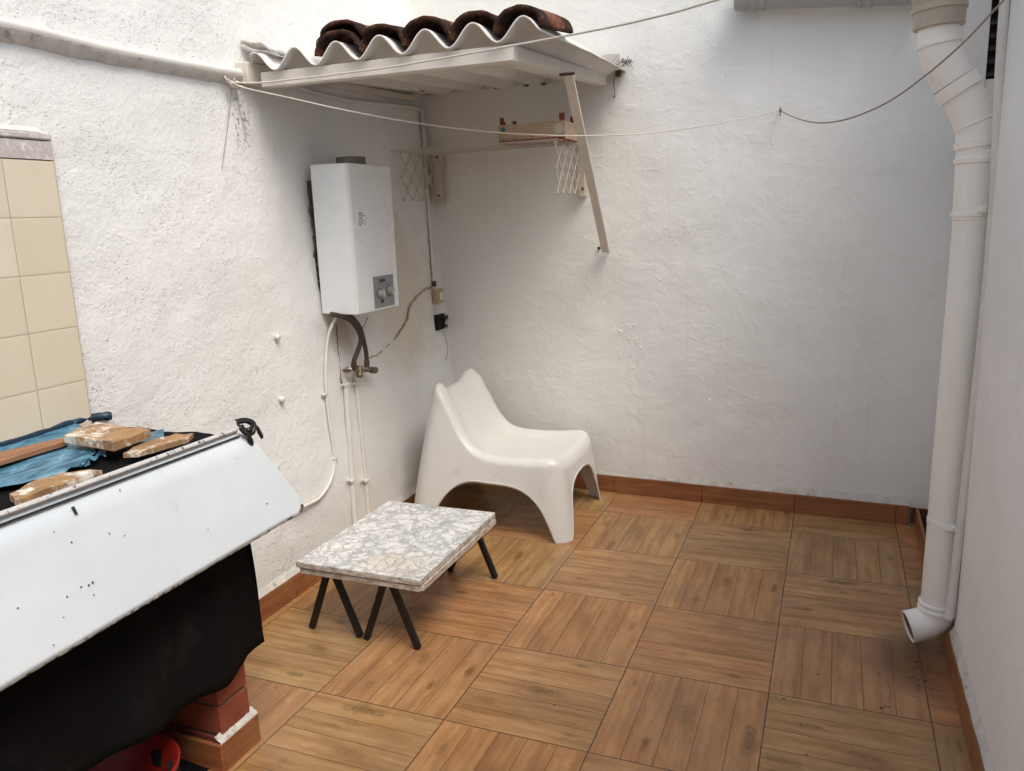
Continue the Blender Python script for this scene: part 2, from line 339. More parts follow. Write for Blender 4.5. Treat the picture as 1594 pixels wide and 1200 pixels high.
def sheetmetal():
    m = N("scratched_white_sheet_metal"); v = m.co
    c = m.mix(m.step(m.noise(2, det=4), .4, .7), (.60, .645, .68), (.64, .675, .70))
    scr = m.noise(1.0, m.vm('MULTIPLY', v, (3, 90, 9)), 4, .7)
    c = m.mix(m.M('MULTIPLY', m.step(scr, .62, .72), .12), c, (.5, .5, .5))
    grm = m.M('SUBTRACT', 1.0, m.step(m.M('ADD', m.sep(v)[2], m.M('MULTIPLY', m.noise(11, det=6), .10)), .04, .13))
    c = m.mix(m.M('MULTIPLY', grm, .25), c, (.42, .39, .33))
    sm = m.step(m.noise(9, m.vm('MULTIPLY', v, (1, 1, .35)), 7, .7), .62, .80)
    c = m.mix(m.M('MULTIPLY', sm, .45), c, (.40, .40, .39))
    return m.fin(c, m.M('ADD', .22, m.M('MULTIPLY', m.noise(5, det=5), .2)), m.bump(m.noise(2.6, det=4), .55, .02))
M['sheetmetal'] = sheetmetal()
M['edge_dirt'] = simple("chipped_dirty_edge", (.45, .42, .36), .9, .5, 40, .8, 80, dirt=(.04, .03, .02), dsc=45, dthr=(.48, .56))
M['trim'] = simple("worn_aluminium_trim", (.60, .58, .56), .5, .2, 60, .5, 140, metal=.1, dirt=(.08, .07, .065), dsc=60, dthr=(.55, .65))
M['rubber'] = simple("black_rubber", (.01, .01, .01), .5)
M['strap'] = simple("black_plastic_strip", (.012, .012, .015), .3, .3, 20, .4, 40)
M['red'] = simple("red_plastic", (.30, .018, .012), .45, .2, 6)
M['rod'] = simple("white_coated_rod", (.60, .55, .47), .5, .2, 30, dirt=(.30, .2, .12), dsc=40, dthr=(.62, .7))
M['plate'] = simple("cream_metal_plate", (.55, .48, .38), .5, .15, 20, dirt=(.25, .15, .08), dsc=20, dthr=(.62, .7))
M['crate'] = woodish("pale_crate_wood", (.44, .31, .21), (.56, .42, .31), (6, 6, 60), .7)
M['crate_post'] = simple("red_brown_post", (.22, .05, .028), .6, .2, 30)
M['crate_print'] = simple("red_crate_print", (.28, .06, .03), .7, .2, 30)
M['teal'] = simple("teal_sticker", (.04, .22, .22), .5)
M['label_white'] = simple("pale_sticker", (.62, .58, .52), .6)
M['rope'] = simple("grey_washing_line", (.33, .28, .23), .8, .2, 60)
M['rope_white'] = simple("white_washing_line", (.62, .57, .50), .7, .2, 60)
M['yellow_box'] = simple("yellowed_plastic", (.46, .36, .19), .5, .25, 30, .2, 60, dirt=(.26, .17, .08), dsc=25)
M['debris_gap_shade'] = simple("leaf_crumbs_gap_shade", (.03, .018, .012), 1)  # leaf crumbs, also the painted gap shadow under the canopy sheet
M['slat'] = simple("dark_shutter_slat", (.035, .037, .042), .5)
M['door_white'] = simple("white_painted_board", (.66, .63, .59), .45, .08, 4, .1, 30)
M['house'] = simple("house_render", (.62, .60, .57), .9, .15, 3, .4, 30)
M['glass'] = simple("dark_window_glass", (.03, .035, .04), .1)
M['seam'] = simple('tan_plaster_seam', (.50, .42, .32), .95, .3, 40, .8, 70)
M['crackm'] = simple("brown_crack_dirt", (.24, .17, .11), .95, .5, 50)

# ------------------------------------------------------------------ mesh builder
class MB:
    def __init__(s): s.bm = bmesh.new()
    def poly(s, pts, smooth=False):
        f = s.bm.faces.new([s.bm.verts.new(Vector(p)) for p in pts]); f.smooth = smooth; return s
    def box(s, lo, hi, mat=None):
        lo = Vector(lo); hi = Vector(hi)
        r = bmesh.ops.create_cube(s.bm, size=1)
        T = Matrix.Translation((lo + hi) / 2) @ Matrix.Diagonal((*(hi - lo), 1))
        if mat: T = mat @ T
        bmesh.ops.transform(s.bm, matrix=T, verts=r['verts']); return s
    def obox(s, c, ax, ay, az, size):
        """box with centre c and given axes"""
        ax, ay, az = Vector(ax).normalized(), Vector(ay).normalized(), Vector(az).normalized()
        Mx = Matrix((ax, ay, az)).transposed().to_4x4(); Mx.translation = Vector(c)
        return s.box(-Vector(size) / 2, Vector(size) / 2, Mx)
    def bar(s, a, b, w, d, up=(0, 0, 1)):
        a = Vector(a); b = Vector(b); t = (b - a); L = t.length; t.normalize(); up = Vector(up)
        sx = t.cross(up).normalized(); uy = sx.cross(t).normalized()
        return s.obox((a + b) / 2, t, sx, uy, (L, w, d))
    def prism(s, pts, off):
        """closed outline extruded by a vector"""
        a = [s.bm.verts.new(Vector(p)) for p in pts]; b = [s.bm.verts.new(Vector(p) + Vector(off)) for p in pts]
        s.bm.faces.new(a); s.bm.faces.new(list(reversed(b)))
        for i in range(len(a)): s.bm.faces.new((a[i], b[i], b[(i + 1) % len(a)], a[(i + 1) % len(a)]))
        return s
    def tube(s, pts, r, seg=12, cap=True, smooth=True):
        pts = [Vector(p) for p in pts]; rs = r if isinstance(r, (list, tuple)) else [r] * len(pts)
        rings = []; nrm = None
        for i, p in enumerate(pts):
            t = (pts[min(i + 1, len(pts) - 1)] - pts[max(i - 1, 0)])
            if t.length < 1e-9: t = Vector((0, 0, 1))
            t.normalize()
            if nrm is None: nrm = t.orthogonal().normalized()
            nrm = (nrm - t * nrm.dot(t)); nrm = nrm.normalized() if nrm.length > 1e-6 else t.orthogonal().normalized()
            bn = t.cross(nrm)
            rings.append([s.bm.verts.new(p + (nrm * math.cos(a) + bn * math.sin(a)) * rs[i]) for a in [2 * math.pi * k / seg for k in range(seg)]])
        for a, b in zip(rings, rings[1:]):
            for k in range(seg):
                f = s.bm.faces.new((a[k], a[(k + 1) % seg], b[(k + 1) % seg], b[k])); f.smooth = smooth
        if cap:
            s.bm.faces.new(list(reversed(rings[0]))); s.bm.faces.new(rings[-1])
        return s
    def lathe(s, c, axis, prof, seg=28, smooth=True, cap=True):
        """profile [(distance along axis, radius)]"""
        c = Vector(c); ax = Vector(axis).normalized(); n = ax.orthogonal().normalized(); b = ax.cross(n); rings = []
        for d, r in prof:
            rings.append([s.bm.verts.new(c + ax * d + (n * math.cos(a) + b * math.sin(a)) * r) for a in [2 * math.pi * k / seg for k in range(seg)]])
        for p, q in zip(rings, rings[1:]):
            for k in range(seg):
                f = s.bm.faces.new((p[k], p[(k + 1) % seg], q[(k + 1) % seg], q[k])); f.smooth = smooth
        if cap: s.bm.faces.new(list(reversed(rings[0]))); s.bm.faces.new(rings[-1])
        return s
    def grid(s, fn, nu, nv, smooth=True):
        g = [[s.bm.verts.new(Vector(fn(i / nu, j / nv))) for j in range(nv + 1)] for i in range(nu + 1)]
        for i in range(nu):
            for j in range(nv):
                f = s.bm.faces.new((g[i][j], g[i + 1][j], g[i + 1][j + 1], g[i][j + 1])); f.smooth = smooth
        return s
    def build(s, name, mat, parent=None, bevel=0, solid=0, sub=0, angle=40, origin=None):
        bmesh.ops.recalc_face_normals(s.bm, faces=s.bm.faces)
        me = bpy.data.meshes.new(name); s.bm.to_mesh(me); s.bm.free(); me.set_sharp_from_angle(angle=R(angle))
        o = bpy.data.objects.new(name, me); col.objects.link(o)
        org = Vector(origin) if origin is not None else (world_loc(parent) if parent else Vector((0, 0, 0)))
        me.transform(Matrix.Translation(-org))
        if parent: o.parent = parent; o.location = org - world_loc(parent)
        else: o.location = org
        me.materials.append(mat)
        if solid:
            md = o.modifiers.new("solid", 'SOLIDIFY'); md.thickness = solid; md.offset = 0
        if bevel:
            md = o.modifiers.new("bevel", 'BEVEL'); md.width = bevel; md.segments = 2; md.limit_method = 'ANGLE'; md.angle_limit = R(35)
        if sub:
            md = o.modifiers.new("sub", 'SUBSURF'); md.levels = sub; md.render_levels = sub
        return o
def world_loc(o):
    v = Vector((0, 0, 0))
    while o: v += o.location; o = o.parent
    return v
def tag(o, label=None, cat=None, group=None, kind=None):
    if label: o['label'] = label
    if cat: o['category'] = cat
    if group: o['group'] = group
    if kind: o['kind'] = kind
    return o
def thing(name, loc, label, cat, group=None):
    o = bpy.data.objects.new(name, None); col.objects.link(o); o.location = Vector(loc); o.empty_display_size = .05
    return tag(o, label, cat, group)
def copy_thing(root, loc, label, rz=0):
    r = root.copy(); col.objects.link(r); r.location = Vector(loc); r.rotation_euler = (0, 0, rz); r['label'] = label
    for ch in [c for c in bpy.data.objects if c.parent == root]:
        c = ch.copy(); src = ch; col.objects.link(c); c.parent = r
        for g in [q for q in bpy.data.objects if q.parent == src]:
            d = g.copy(); col.objects.link(d); d.parent = c
    return r
def smoothpath(P, n=8):
    P = [Vector(p) for p in P]; out = []
    for i in range(len(P) - 1):
        a, b, c, d = P[max(i - 1, 0)], P[i], P[i + 1], P[min(i + 2, len(P) - 1)]
        for k in range(n):
            t = k / n
            out.append(.5 * ((2 * b) + (c - a) * t + (2 * a - 5 * b + 4 * c - d) * t * t + (3 * b - a - 3 * c + d) * t ** 3))
    out.append(P[-1]); return out

# ------------------------------------------------------------------ setting: floor, walls
fl = MB().poly([(-1.6, -6.6, 0), (1.45, -6.6, 0), (1.45, .5, 0), (-1.6, .5, 0)]).build("floor", M['floor'])
tag(fl, kind='structure')

YF = -6.5                                             # unseen low wall behind the camera
def wob(a, b, s): return .007 * noise.noise(Vector((a * 1.1 + s, b * 1.1, s))) + .0045 * noise.noise(Vector((a * 4 + s, b * 4, 3 + s))) + .0016 * noise.noise(Vector((a * 14 + s, b * 14, 5 + s)))
# left wall
H1, H2, H3 = 2.64, 2.70, 2.55
def left_fn(u, v):
    y = YF + (.42 - YF) * u; z = (1.95 + (H1 - 1.95) * min(1, max(0, (y + 2.75) / .3))) * v  # unseen near part stepped down to let in more sky light
    return (lwx(z) + wob(y, z, 1.7) * 1.4, y, z)
lw = MB().grid(left_fn, 260, 150).build("courtyard_wall", M['plaster_left'])
tag(lw, "rough white limewashed wall on the left carrying the water heater", "wall")
def back_fn(u, v):
    x = -1.75 + (1.22 + 1.75) * u; z = H2 * v
    return (x, bwy(x) + wob(x, z, 9.3), z)
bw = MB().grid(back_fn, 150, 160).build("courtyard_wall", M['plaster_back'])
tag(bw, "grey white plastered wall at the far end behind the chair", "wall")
YE = -.965
def right_fn(u, v):
    y = YF + (YE - YF) * u; z = H3 * v
    return (.995 + .25 * wob(y, z, 4.4), y, z)
mb = MB().grid(right_fn, 80, 50)
mb.poly([(.9955, YE, 0), (1.2, YE, 0), (1.2, YE, H3), (.9955, YE, H3)]).poly([(.995, YF, H3), (1.3, YF, H3), (1.3, YE, H3), (.995, YE, H3)])
rw = mb.build("courtyard_wall", M['plaster_right'])
tag(rw, "smooth near wall along the right edge beside the drainpipe", "wall")
mb = MB().poly([(1.16, YE, 0), (1.16, .26, 0), (1.16, .26, H3 + .35), (1.16, YE, H3 + .35)])
rec = mb.build("recess_wall", M['plaster_right']); tag(rec, "set back wall strip hidden behind the white drainpipe", "wall")
# recess floor, darker
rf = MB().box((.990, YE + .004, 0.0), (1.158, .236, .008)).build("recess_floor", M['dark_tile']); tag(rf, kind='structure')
# unseen wall behind the viewer, lowered so the sky lights the far wall
mb = MB().box((-1.75, YF - .2, 0), (1.3, YF, 1.0))
hw = mb.build("unseen_low_wall", M['house']); tag(hw, "unseen low wall behind the camera, kept low to admit sky light", "wall")

# skirtings: individual tiles with joints
def skirting(parent, a, b, th, h, joints, side, white=True):
    a = Vector(a); b = Vector(b); t = (b - a); L = t.length; t.normalize(); n = Vector(side).normalized()
    mb = MB(); js = [0] + joints + [L]
    for i in range(len(js) - 1):
        p = a + t * (js[i] + .0012); q = a + t * (js[i + 1] - .0012)
        mb.prism([p, q, q + Vector((0, 0, h)), p + Vector((0, 0, h))], n * th)
    mb.build("skirting", M['skirt'], parent, bevel=.0018)
    g = MB(); g.prism([a, b, b + Vector((0, 0, h - .003)), a + Vector((0, 0, h - .003))], n * (th - .003)).build("joint_line", M['grout'], parent)
    if white:
        m2 = MB()
        def fn(u, v):
            p = a + t * (L * u); k = noise.noise(Vector((u * L * 9, 3.1, h))); k2 = noise.noise(Vector((u * L * 30, 7.7, 1)))
            prof = [(-.004, .002), (th * .75 + .003 * k, .0015), (th * .45, .013 + .008 * k + .003 * k2), (-.003, .032 + .012 * k)][round(v * 3)]
            return p + n * prof[0] + Vector((0, 0, h + prof[1]))
        m2.grid(fn, int(L / .015), 3); m2.build("mortar_bead", M['mortar'], parent)
SH = .092
skirting(bw, (-1.42, bwy(-1.42, 0), 0), (.955, bwy(.955, 0), 0), .014, SH, [.04, .50, .95, 1.42, 1.87, 2.32], (-.04, -1, 0))
skirting(lw, (-1.393, .33, 0), (-1.393, -2.06, 0), .015, SH, [.25, .70, 1.15, 1.60, 2.05], (1, 0, 0))
skirting(rw, (.9935, YE, 0), (.9935, -4.9, 0), .016, SH, [.1, .55, 1.0, 1.45], (-1, 0, 0))
# skirting across the mouth of the recess, standing free
mb = MB(); 
for y0, y1 in ((YE, -.62), (-.617, -.17), (-.167, .226)): mb.prism([(.978, y0, 0), (.978, y1, 0), (.978, y1, SH), (.978, y0, SH)], (.012, 0, 0))
k = mb.build("free_standing_skirting", M['skirt'], bevel=.0015); tag(k, "thin tile kerb standing free across the recess behind the drainpipe", "kerb")
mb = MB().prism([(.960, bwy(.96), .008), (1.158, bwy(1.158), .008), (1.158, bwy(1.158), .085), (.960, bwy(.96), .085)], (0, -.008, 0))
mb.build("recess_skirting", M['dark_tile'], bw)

# recess: shuttered window and a white reveal board
yb_ = -.02; xb0 = PY(1500, 60, yb_).x; xb1 = PY(1539.5, 60, yb_).x; zlo = PY(1510, 135, yb_).z; zwin = PY(1545, 122, yb_).z
b = MB().box((xb0, yb_, zlo), (xb1, yb_ + .02, 2.75)).build("reveal_board", M['door_white'], bevel=.003)
tag(b, "smooth white board standing upright beside the dark shutter", "board")
w = thing("shuttered_window", (1.11, .0, 1.9), "dark slatted shutter window seen edge on behind the drainpipe top", "window")
MB().box((xb1 + .001, yb_ + .03, zwin), (1.157, yb_ + .04, 2.75)).build("dark_opening", M['black'], w)
mb = MB()
for i in range(18):
    z = zwin + .02 + i * .046; mb.obox(((xb1 + 1.157) / 2, yb_ + .015, z), (1, 0, 0), (0, 1, .7), (0, -.7, 1), (1.155 - xb1, .03, .004))
mb.build("slat_panel", M['slat'], w)
MB().box((xb1 + .001, yb_ + .004, zlo - .9), (1.157, yb_ + .03, zwin - .001)).build("lower_frame", M['door_white'], w)

# small marks of the walls
def crack(parent, pts, r0, name="crack", n=10):
    P = smoothpath(pts, n); J = []
    for i, p in enumerate(P):
        J.append(p + Vector((0, noise.noise(Vector((i * .7, 1, 2))) * .007, noise.noise(Vector((i * .7, 5, 9))) * .007)))
    MB().tube(J, [max(.0006, r0 * (.6 + .9 * abs(noise.noise(Vector((i * .9, 0, 0)))))) for i in range(len(J))], 6).build(name, M['crackm'], parent)
crack(lw, [LW(*q, .001) for q in ((669, 449), (652, 458), (637, 478), (633, 497), (618, 520), (598, 541), (585, 552), (560, 561), (545, 572))], .0030)
seam = smoothpath([LW(*q, -.002) for q in ((672, 447), (655, 456), (638, 477), (634, 497), (620, 519), (600, 540), (585, 553), (560, 563), (530, 576))], 12)
MB().tube([p + Vector((0, noise.noise(p * 25) * .006, noise.noise(p * 31) * .006)) for p in seam], [.007 + .004 * noise.noise(p * 40) for p in seam], 8).build("plaster_seam", M['seam'], lw)
crack(lw, [LW(*q, .001) for q in ((573, 493), (566, 508), (556, 520))], .002)
crack(lw, [LW(*q, .002) for q in ((524, 505), (526, 540), (529, 570), (531, 600))], .003)
crack(lw, [LW(*q, .002) for q in ((654, 190), (658, 215), (660, 235))], .004)
crack(lw, [LW(*q, .002) for q in ((664, 300), (668, 370), (672, 430))], .003)
for px, py in ((431, 524), (438, 621)):
    p = LW(px, py, .004); kb = MB().lathe(p - Vector((.01, 0, 0)), (1, .1, -.1), [(0, .006), (.006, .012), (.014, .013), (.022, .010), (.025, .004)], 14).build("wall_plug", M['white_paint'])
    tag(kb, "small painted wall plug, %s of two on the left wall" % ("upper" if py < 600 else "lower"), "wall plug", "painted plugs in the left wall")
# flaked paint of the far wall as raised scabs
random.seed(3)
mb = MB()
def scab(c, r):
    n = 9; c = Vector(c); ph = random.random() * 6
    pts = [c + Vector((math.cos(a) * r * random.uniform(.5, 1.2), 0, math.sin(a) * r * .6 * random.uniform(.5, 1.2))) for a in [ph + 2 * math.pi * i / n for i in range(n)]]
    pts = [Vector((p.x, bwy(p.x, .004), p.z)) for p in pts]
    top = c.copy(); top.y = bwy(c.x, .0062 + r * .08); vt = mb.bm.verts.new(top); vs = [mb.bm.verts.new(p + Vector((0, .012, 0))) for p in pts]
    for i in range(n): mb.bm.faces.new((vs[i], vs[(i + 1) % n], vt)).smooth = True
for (x0, x1, y0, y1, cnt) in ((1000, 1080, 345, 377, 26), (1095, 1140, 362, 374, 8), (945, 1000, 500, 592, 16), (935, 990, 360, 405, 14), (1340, 1370, 460, 600, 5), (1310, 1330, 600, 690, 3), (1120, 1460, 60, 330, 8), (940, 1400, 500, 740, 10)):
    for i in range(cnt):
        p = BW(random.uniform(x0, x1), random.uniform(y0, y1)); scab(p, random.choice((.004, .006, .009, .012)))
mb.build("paint_flakes", M['plaster_back'], bw)

# cream tiled area of the left wall
y1 = -2.030; y0 = -3.60; zb = .90
def ye(z): return -2.046 + .048 * (z - .9) / .85
ct = thing("tiled_splashback", (lwx(1.2), y1, .9), "cream square tiled area with marbled border above the covered counter", "wall tiles")
def pf(z, o): return lwx(z) + o
MB().prism([(pf(zb, .0), y0, zb), (pf(zb, .0), ye(zb), zb), (pf(1.672, .0), ye(1.672), 1.672), (pf(1.672, .0), y0, 1.672)], (.020, 0, 0)).build("tile_field", M['cream_tile'], ct, origin=(0, 0, 0))
MB().prism([(pf(1.674, .0), y0, 1.674), (pf(1.674, .0), ye(1.674), 1.674), (pf(1.725, .0), ye(1.725), 1.725), (pf(1.725, .0), y0, 1.725)], (.022, 0, 0)).build("border_tile", M['border'], ct, bevel=.001)
MB().prism([(pf(1.727, .0), y0, 1.727), (pf(1.727, .0), ye(1.727), 1.727), (pf(1.747, .0), ye(1.747), 1.747), (pf(1.747, .0), y0, 1.747)], (.026, 0, 0)).build("border_moulding", M['border'], ct, bevel=.005)
mb = MB()
def mfn(u, v):
    z = zb + (1.75 - zb) * u; k = noise.noise(Vector((z * 14, 2, 2)))
    return (lwx(z) + (.018 if v < .3 else .013 if v < .7 else .002), ye(z) + (.0 if v < .3 else .004 + .003 * k if v < .7 else .010 + .005 * k), z)
mb.grid(mfn, 60, 2).build("mortar_edge", M['mortar'], ct)
def mf2(u, v):
    y = y0 + (y1 + .01 - y0) * u; k = noise.noise(Vector((y * 14, 2, 2)))
    return (lwx(1.75) + (.022 if v < .3 else .014 if v < .7 else .0), y, 1.747 + (.001 if v < .3 else .007 + .006 * k if v < .7 else .018 + .012 * k))
MB().grid(mf2, 100, 2).build("mortar_edge", M['mortar'], ct)

# ------------------------------------------------------------------ canopy
YC = -1.12; XR = PY(798, 60, YC).x; XBL = PY(405, 110, YC).x
can = thing("lean_to_canopy", (-.95, .2, 2.0), "small white corrugated lean-to roof in the corner above the heater", "canopy")
MB().prism([(XBL, YC, 1.978), (XR, YC, 1.972), (XR, YC, 2.022), (XBL, YC, 2.030)], (0, .045, 0)).build("front_beam", M['beam'], can, bevel=.002)
# ledger on the left wall
MB().bar((lwx(2.02, .030) , YC - .03, 2.030), (lwx(2.02, .030), YC + .10, 2.036), .05, .075).bar((lwx(2.05, .012), YC + .101, 2.055), (lwx(2.1, .012), .23, 2.10), .02, .03).build("wall_ledger", M['beam'], can, bevel=.003)
ebA = Vector((XR - .025, YC + .047, 2.0)); ebB = Vector((-.505, .27, 2.105))
MB().bar(ebA, ebB, .045, .048).build("end_beam", M['beam'], can, bevel=.002)
st = Vector(PX(884, 112, -.43)); sb = BW(943, 392, .014)
sb.x = sb.x
MB().bar(st, sb, .040, .012, up=(0, 1, .35)).build("diagonal_strut", M['beam'], can, bevel=.002)
MB().lathe(BW(933, 386, .0), (0, -1, 0), [(0, .008), (.012, .008), (.016, .004)], 10).build("bolt", M['rust_metal'], can)
MB().lathe(st + Vector((.0, -.012, -.01)), (1, 0, 0), [(-.03, .006), (.03, .006)], 10).build("bolt", M['rust_metal'], can)
# corrugated sheet
P_ = .176; A_ = .034; x_s0 = lwx(2.1) + .075; x_s1 = PY(838, 8, YC - .03).x
XPK = PY(812, 20, YC - .03).x
def roofz(x, y):
    t = (y - (YC - .025)) / (.25 - (YC - .025))
    return 2.062 + .070 * t + .012 * (x + .35) * 0
def sheet(u, v):
    y = YC - .025 + (.36 - (YC - .025)) * v; t = v
    xr = x_s1 + (-.40 - x_s1) * v
    xs = x_s0 - .085 * min(1, v / .10); x = xs + (xr - xs) * u
    ph = (x - XPK + .05 * v) / P_ * 2 * math.pi
    return (x, y, roofz(x, y) + A_ * (1 - .62 * max(0, v - .25) / .75) * math.cos(ph) + .002 * noise.noise(Vector((x * 6, y * 6, 0))))
MB().grid(sheet, 132, 30).build("corrugated_sheet", M['sheet'], can, solid=.0052)
def fill(u, v):
    x = -1.55 + 1.13 * u; k = noise.noise(Vector((x * 18, 4, v * 3)))
    return (x, bwy(x, .004 + .03 * v + .004 * k), 2.128 + .09 * v + .006 * k)
MB().grid(fill, 80, 3).build("mortar_fillet", M['mortar'], can)
# white mortar cap at the left wall
def capf(u, v):
    x = lwx(2.1) + .01 + .15 * u; y = YC + .01 + 1.25 * v
    return (x, y, 2.150 - .03 * u - .02 * u * u + .022 * noise.noise(Vector((x * 20, y * 12, 0))))
MB().grid(capf, 12, 60).build("mortar_cap", M['mortar'], can, solid=.012)
# dark slivers paint the gap shadow under the sheet, and hanging root
mb = MB()
random.seed(11)
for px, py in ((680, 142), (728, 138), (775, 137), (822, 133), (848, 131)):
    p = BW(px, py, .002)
    MB().tube([p + Vector((.006 * k - .02, -.006, .003 * math.sin(k * 2.2 + px))) for k in range(6)], [.002, .004, .003, .005, .003, .002], 6).build('gap_shadow', M['debris_gap_shade'], can)
p = BW(962, 112, .02); mb = MB(); mb.box(p + Vector((-.01, -.015, -.02)), p + Vector((.012, .015, .015)))
mb.build("timber_end", M['moss'], can)
hk = MB().tube(smoothpath([BW(957, 118, .02), BW(955, 130, .022), BW(957, 142, .02), BW(955, 152, .024), BW(959, 148, .02)], 6), .0022, 6).build("rusty_wire_hook", M['rust_metal'])
tag(hk, "short rusty wire hanging at the right end of the canopy", "wire")
# clay barrel tiles along the roof edge; each is a thing
def clay_tile(name, x, y0, L, r0, r1, zl, tilt, label, lift=0, yaw=0):
    def fn(u, v):
        y = L * v; r = r0 + (r1 - r0) * v; a = math.pi * (u * 1.06 - .03)
        k = 1 + .09 * noise.noise(Vector((u * 3 + x * 9, v * 3, x * 5))) + .03 * noise.noise(Vector((u * 11, v * 9, x * 15)))
        chip = .035 * max(0, noise.noise(Vector((u * 8, x * 30, 1)))) if v < .06 else 0
        return (-math.cos(a) * r * k, y + chip, math.sin(a) * r * .80 * k + tilt * v)
    o = MB().grid(fn, 18, 16).build(name, M['clay'], None, solid=.013)
    o.location = (x, y0, zl + lift); o.rotation_euler = (0, 0, yaw)
    tag(o, label, "roof tile", "old clay barrel tiles on the canopy"); return o
zt = 2.080
ridges = [XPK - P_ * k for k in range(0, 6)]
lab = ["rightmost dark clay barrel tile, longest on the canopy edge", "second dark clay barrel tile from the canopy's right end", "middle dark mossy clay barrel tile on the canopy",
       "reddish clay barrel tile, second from the canopy's left end", "lower rust red clay barrel tile at the canopy's left end"]
for i in range(5):
    L = .33 if i == 0 else .40
    clay_tile("clay_roof_tile", ridges[i] - (.020 if i == 0 else .004), YC - .018 + .012 * (i % 2), L, .080 if i == 0 else .086, .070 if i == 0 else .077, zt - .016, .04, lab[i], yaw=(.02 * ((i * 7) % 3 - 1)))
clay_tile("clay_roof_tile", ridges[4] + .004, YC - .005, .45, .093, .082, zt + .012, .04, "rust red clay barrel tile stacked on top of the leftmost one", yaw=.03)
# second row behind
for i in range(1, 5):
    clay_tile("clay_roof_tile", ridges[i] - .004, YC + .47, .40, .080, .072, zt + .030, .03, ["clay barrel tile at the right end of the rear row", "clay barrel tile second from right in the rear row", "clay barrel tile third from right in the rear row", "clay barrel tile at the left end of the rear row"][i - 1])
# moss tuft at the canopy's right corner
mb = MB(); random.seed(5); c = BW(975, 98, .01)
for i in range(60):
    a = c + Vector((random.gauss(0, .018), random.uniform(-.05, 0), random.gauss(0, .010))); d = Vector((random.gauss(0, 1), random.gauss(0, 1), random.gauss(.2, 1))).normalized() * random.uniform(.008, .025)
    mb.tube([a, a + d * .6, a + d + Vector((0, 0, -.006))], [.0016, .0012, .0006], 4)
ms = mb.build("dry_moss_tuft", M['moss']); tag(ms, "dry moss tuft growing where the canopy meets the far wall", "moss")

# ------------------------------------------------------------------ washing lines
def line(name, pts, r, mat, label, n=10):
    o = MB().tube(smoothpath(pts, n), r, 8).build(name, mat); return tag(o, label, "washing line", "washing lines strung across the patio")
hook = LW(362, 128, .03)
e1 = PY(1115, 0, -1.55); ea = PY(900, 52, -1.42); eb = PY(640, 99, -1.29)
ext = e1 + (e1 - PY(1030, 24, -1.50)) * 4.0
line("washing_line", [hook, PY(400, 129, -1.17), PY(460, 123, -1.20), PY(550, 112, -1.24), eb, ea, PY(1030, 24, -1.50), e1, e1 + (e1 - PY(1030, 24, -1.50)) * 2.0, ext], .0033, M['rope_white'], "thicker white washing line rising to the top past the canopy front")
nail = BW(1215, 172, .03)
def lerp(a, b, t): return a + (b - a) * t
A = hook; P2 = []
pix = [(378, 136), (450, 152), (540, 172), (640, 190), (760, 205), (880, 211), (1000, 208), (1100, 195), (1170, 182)]
for i, q in enumerate(pix):
    t = (q[0] - 362) / (1215 - 362.0)
    yy = A.y + (nail.y - A.y) * t ** 1.6; P2.append(PY(*q, yy))
line("washing_line", [hook] + P2 + [nail], .0024, M['rope_white'], "thin sagging washing line from the left hook to the far wall nail", 6)
E2 = PX(1594, -30, .96)
P3 = []
pix = [(1240, 184), (1275, 191), (1320, 185), (1380, 160), (1440, 118), (1500, 66), (1555, 8)]
for i, q in enumerate(pix):
    t = (q[0] - 1215) / (1594.0 - 1215); yy = nail.y + (-1.27 - nail.y) * t ** .42; P3.append(PY(*q, yy))
line("washing_line", [nail] + P3 + [PY(1594, -32, -1.27)], .0026, M['rope'], "dark washing line sagging from the wall nail past the drainpipe", 6)
nl = MB().tube([BW(1215, 172, -.01), BW(1215, 172, .035)], .003, 8).lathe(BW(1215, 172, .035), (0, -1, 0), [(0, .006), (.003, .006)], 10).tube([BW(1215, 180, .03), BW(1214, 166, .032)], .002, 6).build("nail", M['rust_metal'])
tag(nl, "rusty nail in the far wall holding both thin lines", "nail")
# hook with knots
hk = thing("wall_hook", LW(360, 128), "wire hook with tangled line knots on the left wall", "hook")
MB().tube(smoothpath([LW(352, 118, 0), LW(350, 120, .03), LW(362, 134, .035), LW(374, 138, .02), LW(368, 126, .028)], 6), .004, 8).build("hook_wire", M['rod'], hk)
mb = MB(); random.seed(9)
for k in range(4):
    c = LW(356 + k * 5, 126 + (k % 2) * 5, .03)
    mb.tube(smoothpath([c + Vector((random.uniform(-.01, .01), random.uniform(-.014, .014), random.uniform(-.012, .012))) for j in range(7)], 5), .0028, 6)
mb.build("knot", M['rope_white'], hk)
MB().tube(smoothpath([LW(361, 134, .02), LW(357, 175, .006), LW(352, 215, .005), LW(346, 262, .005)], 5), .0012, 6).build("loose_thread", M['rope'], hk)
MB().tube(smoothpath([LW(366, 136, .02), LW(374, 175, .006), LW(384, 215, .006)], 5), .0012, 6).build("loose_thread", M['rope'], hk)

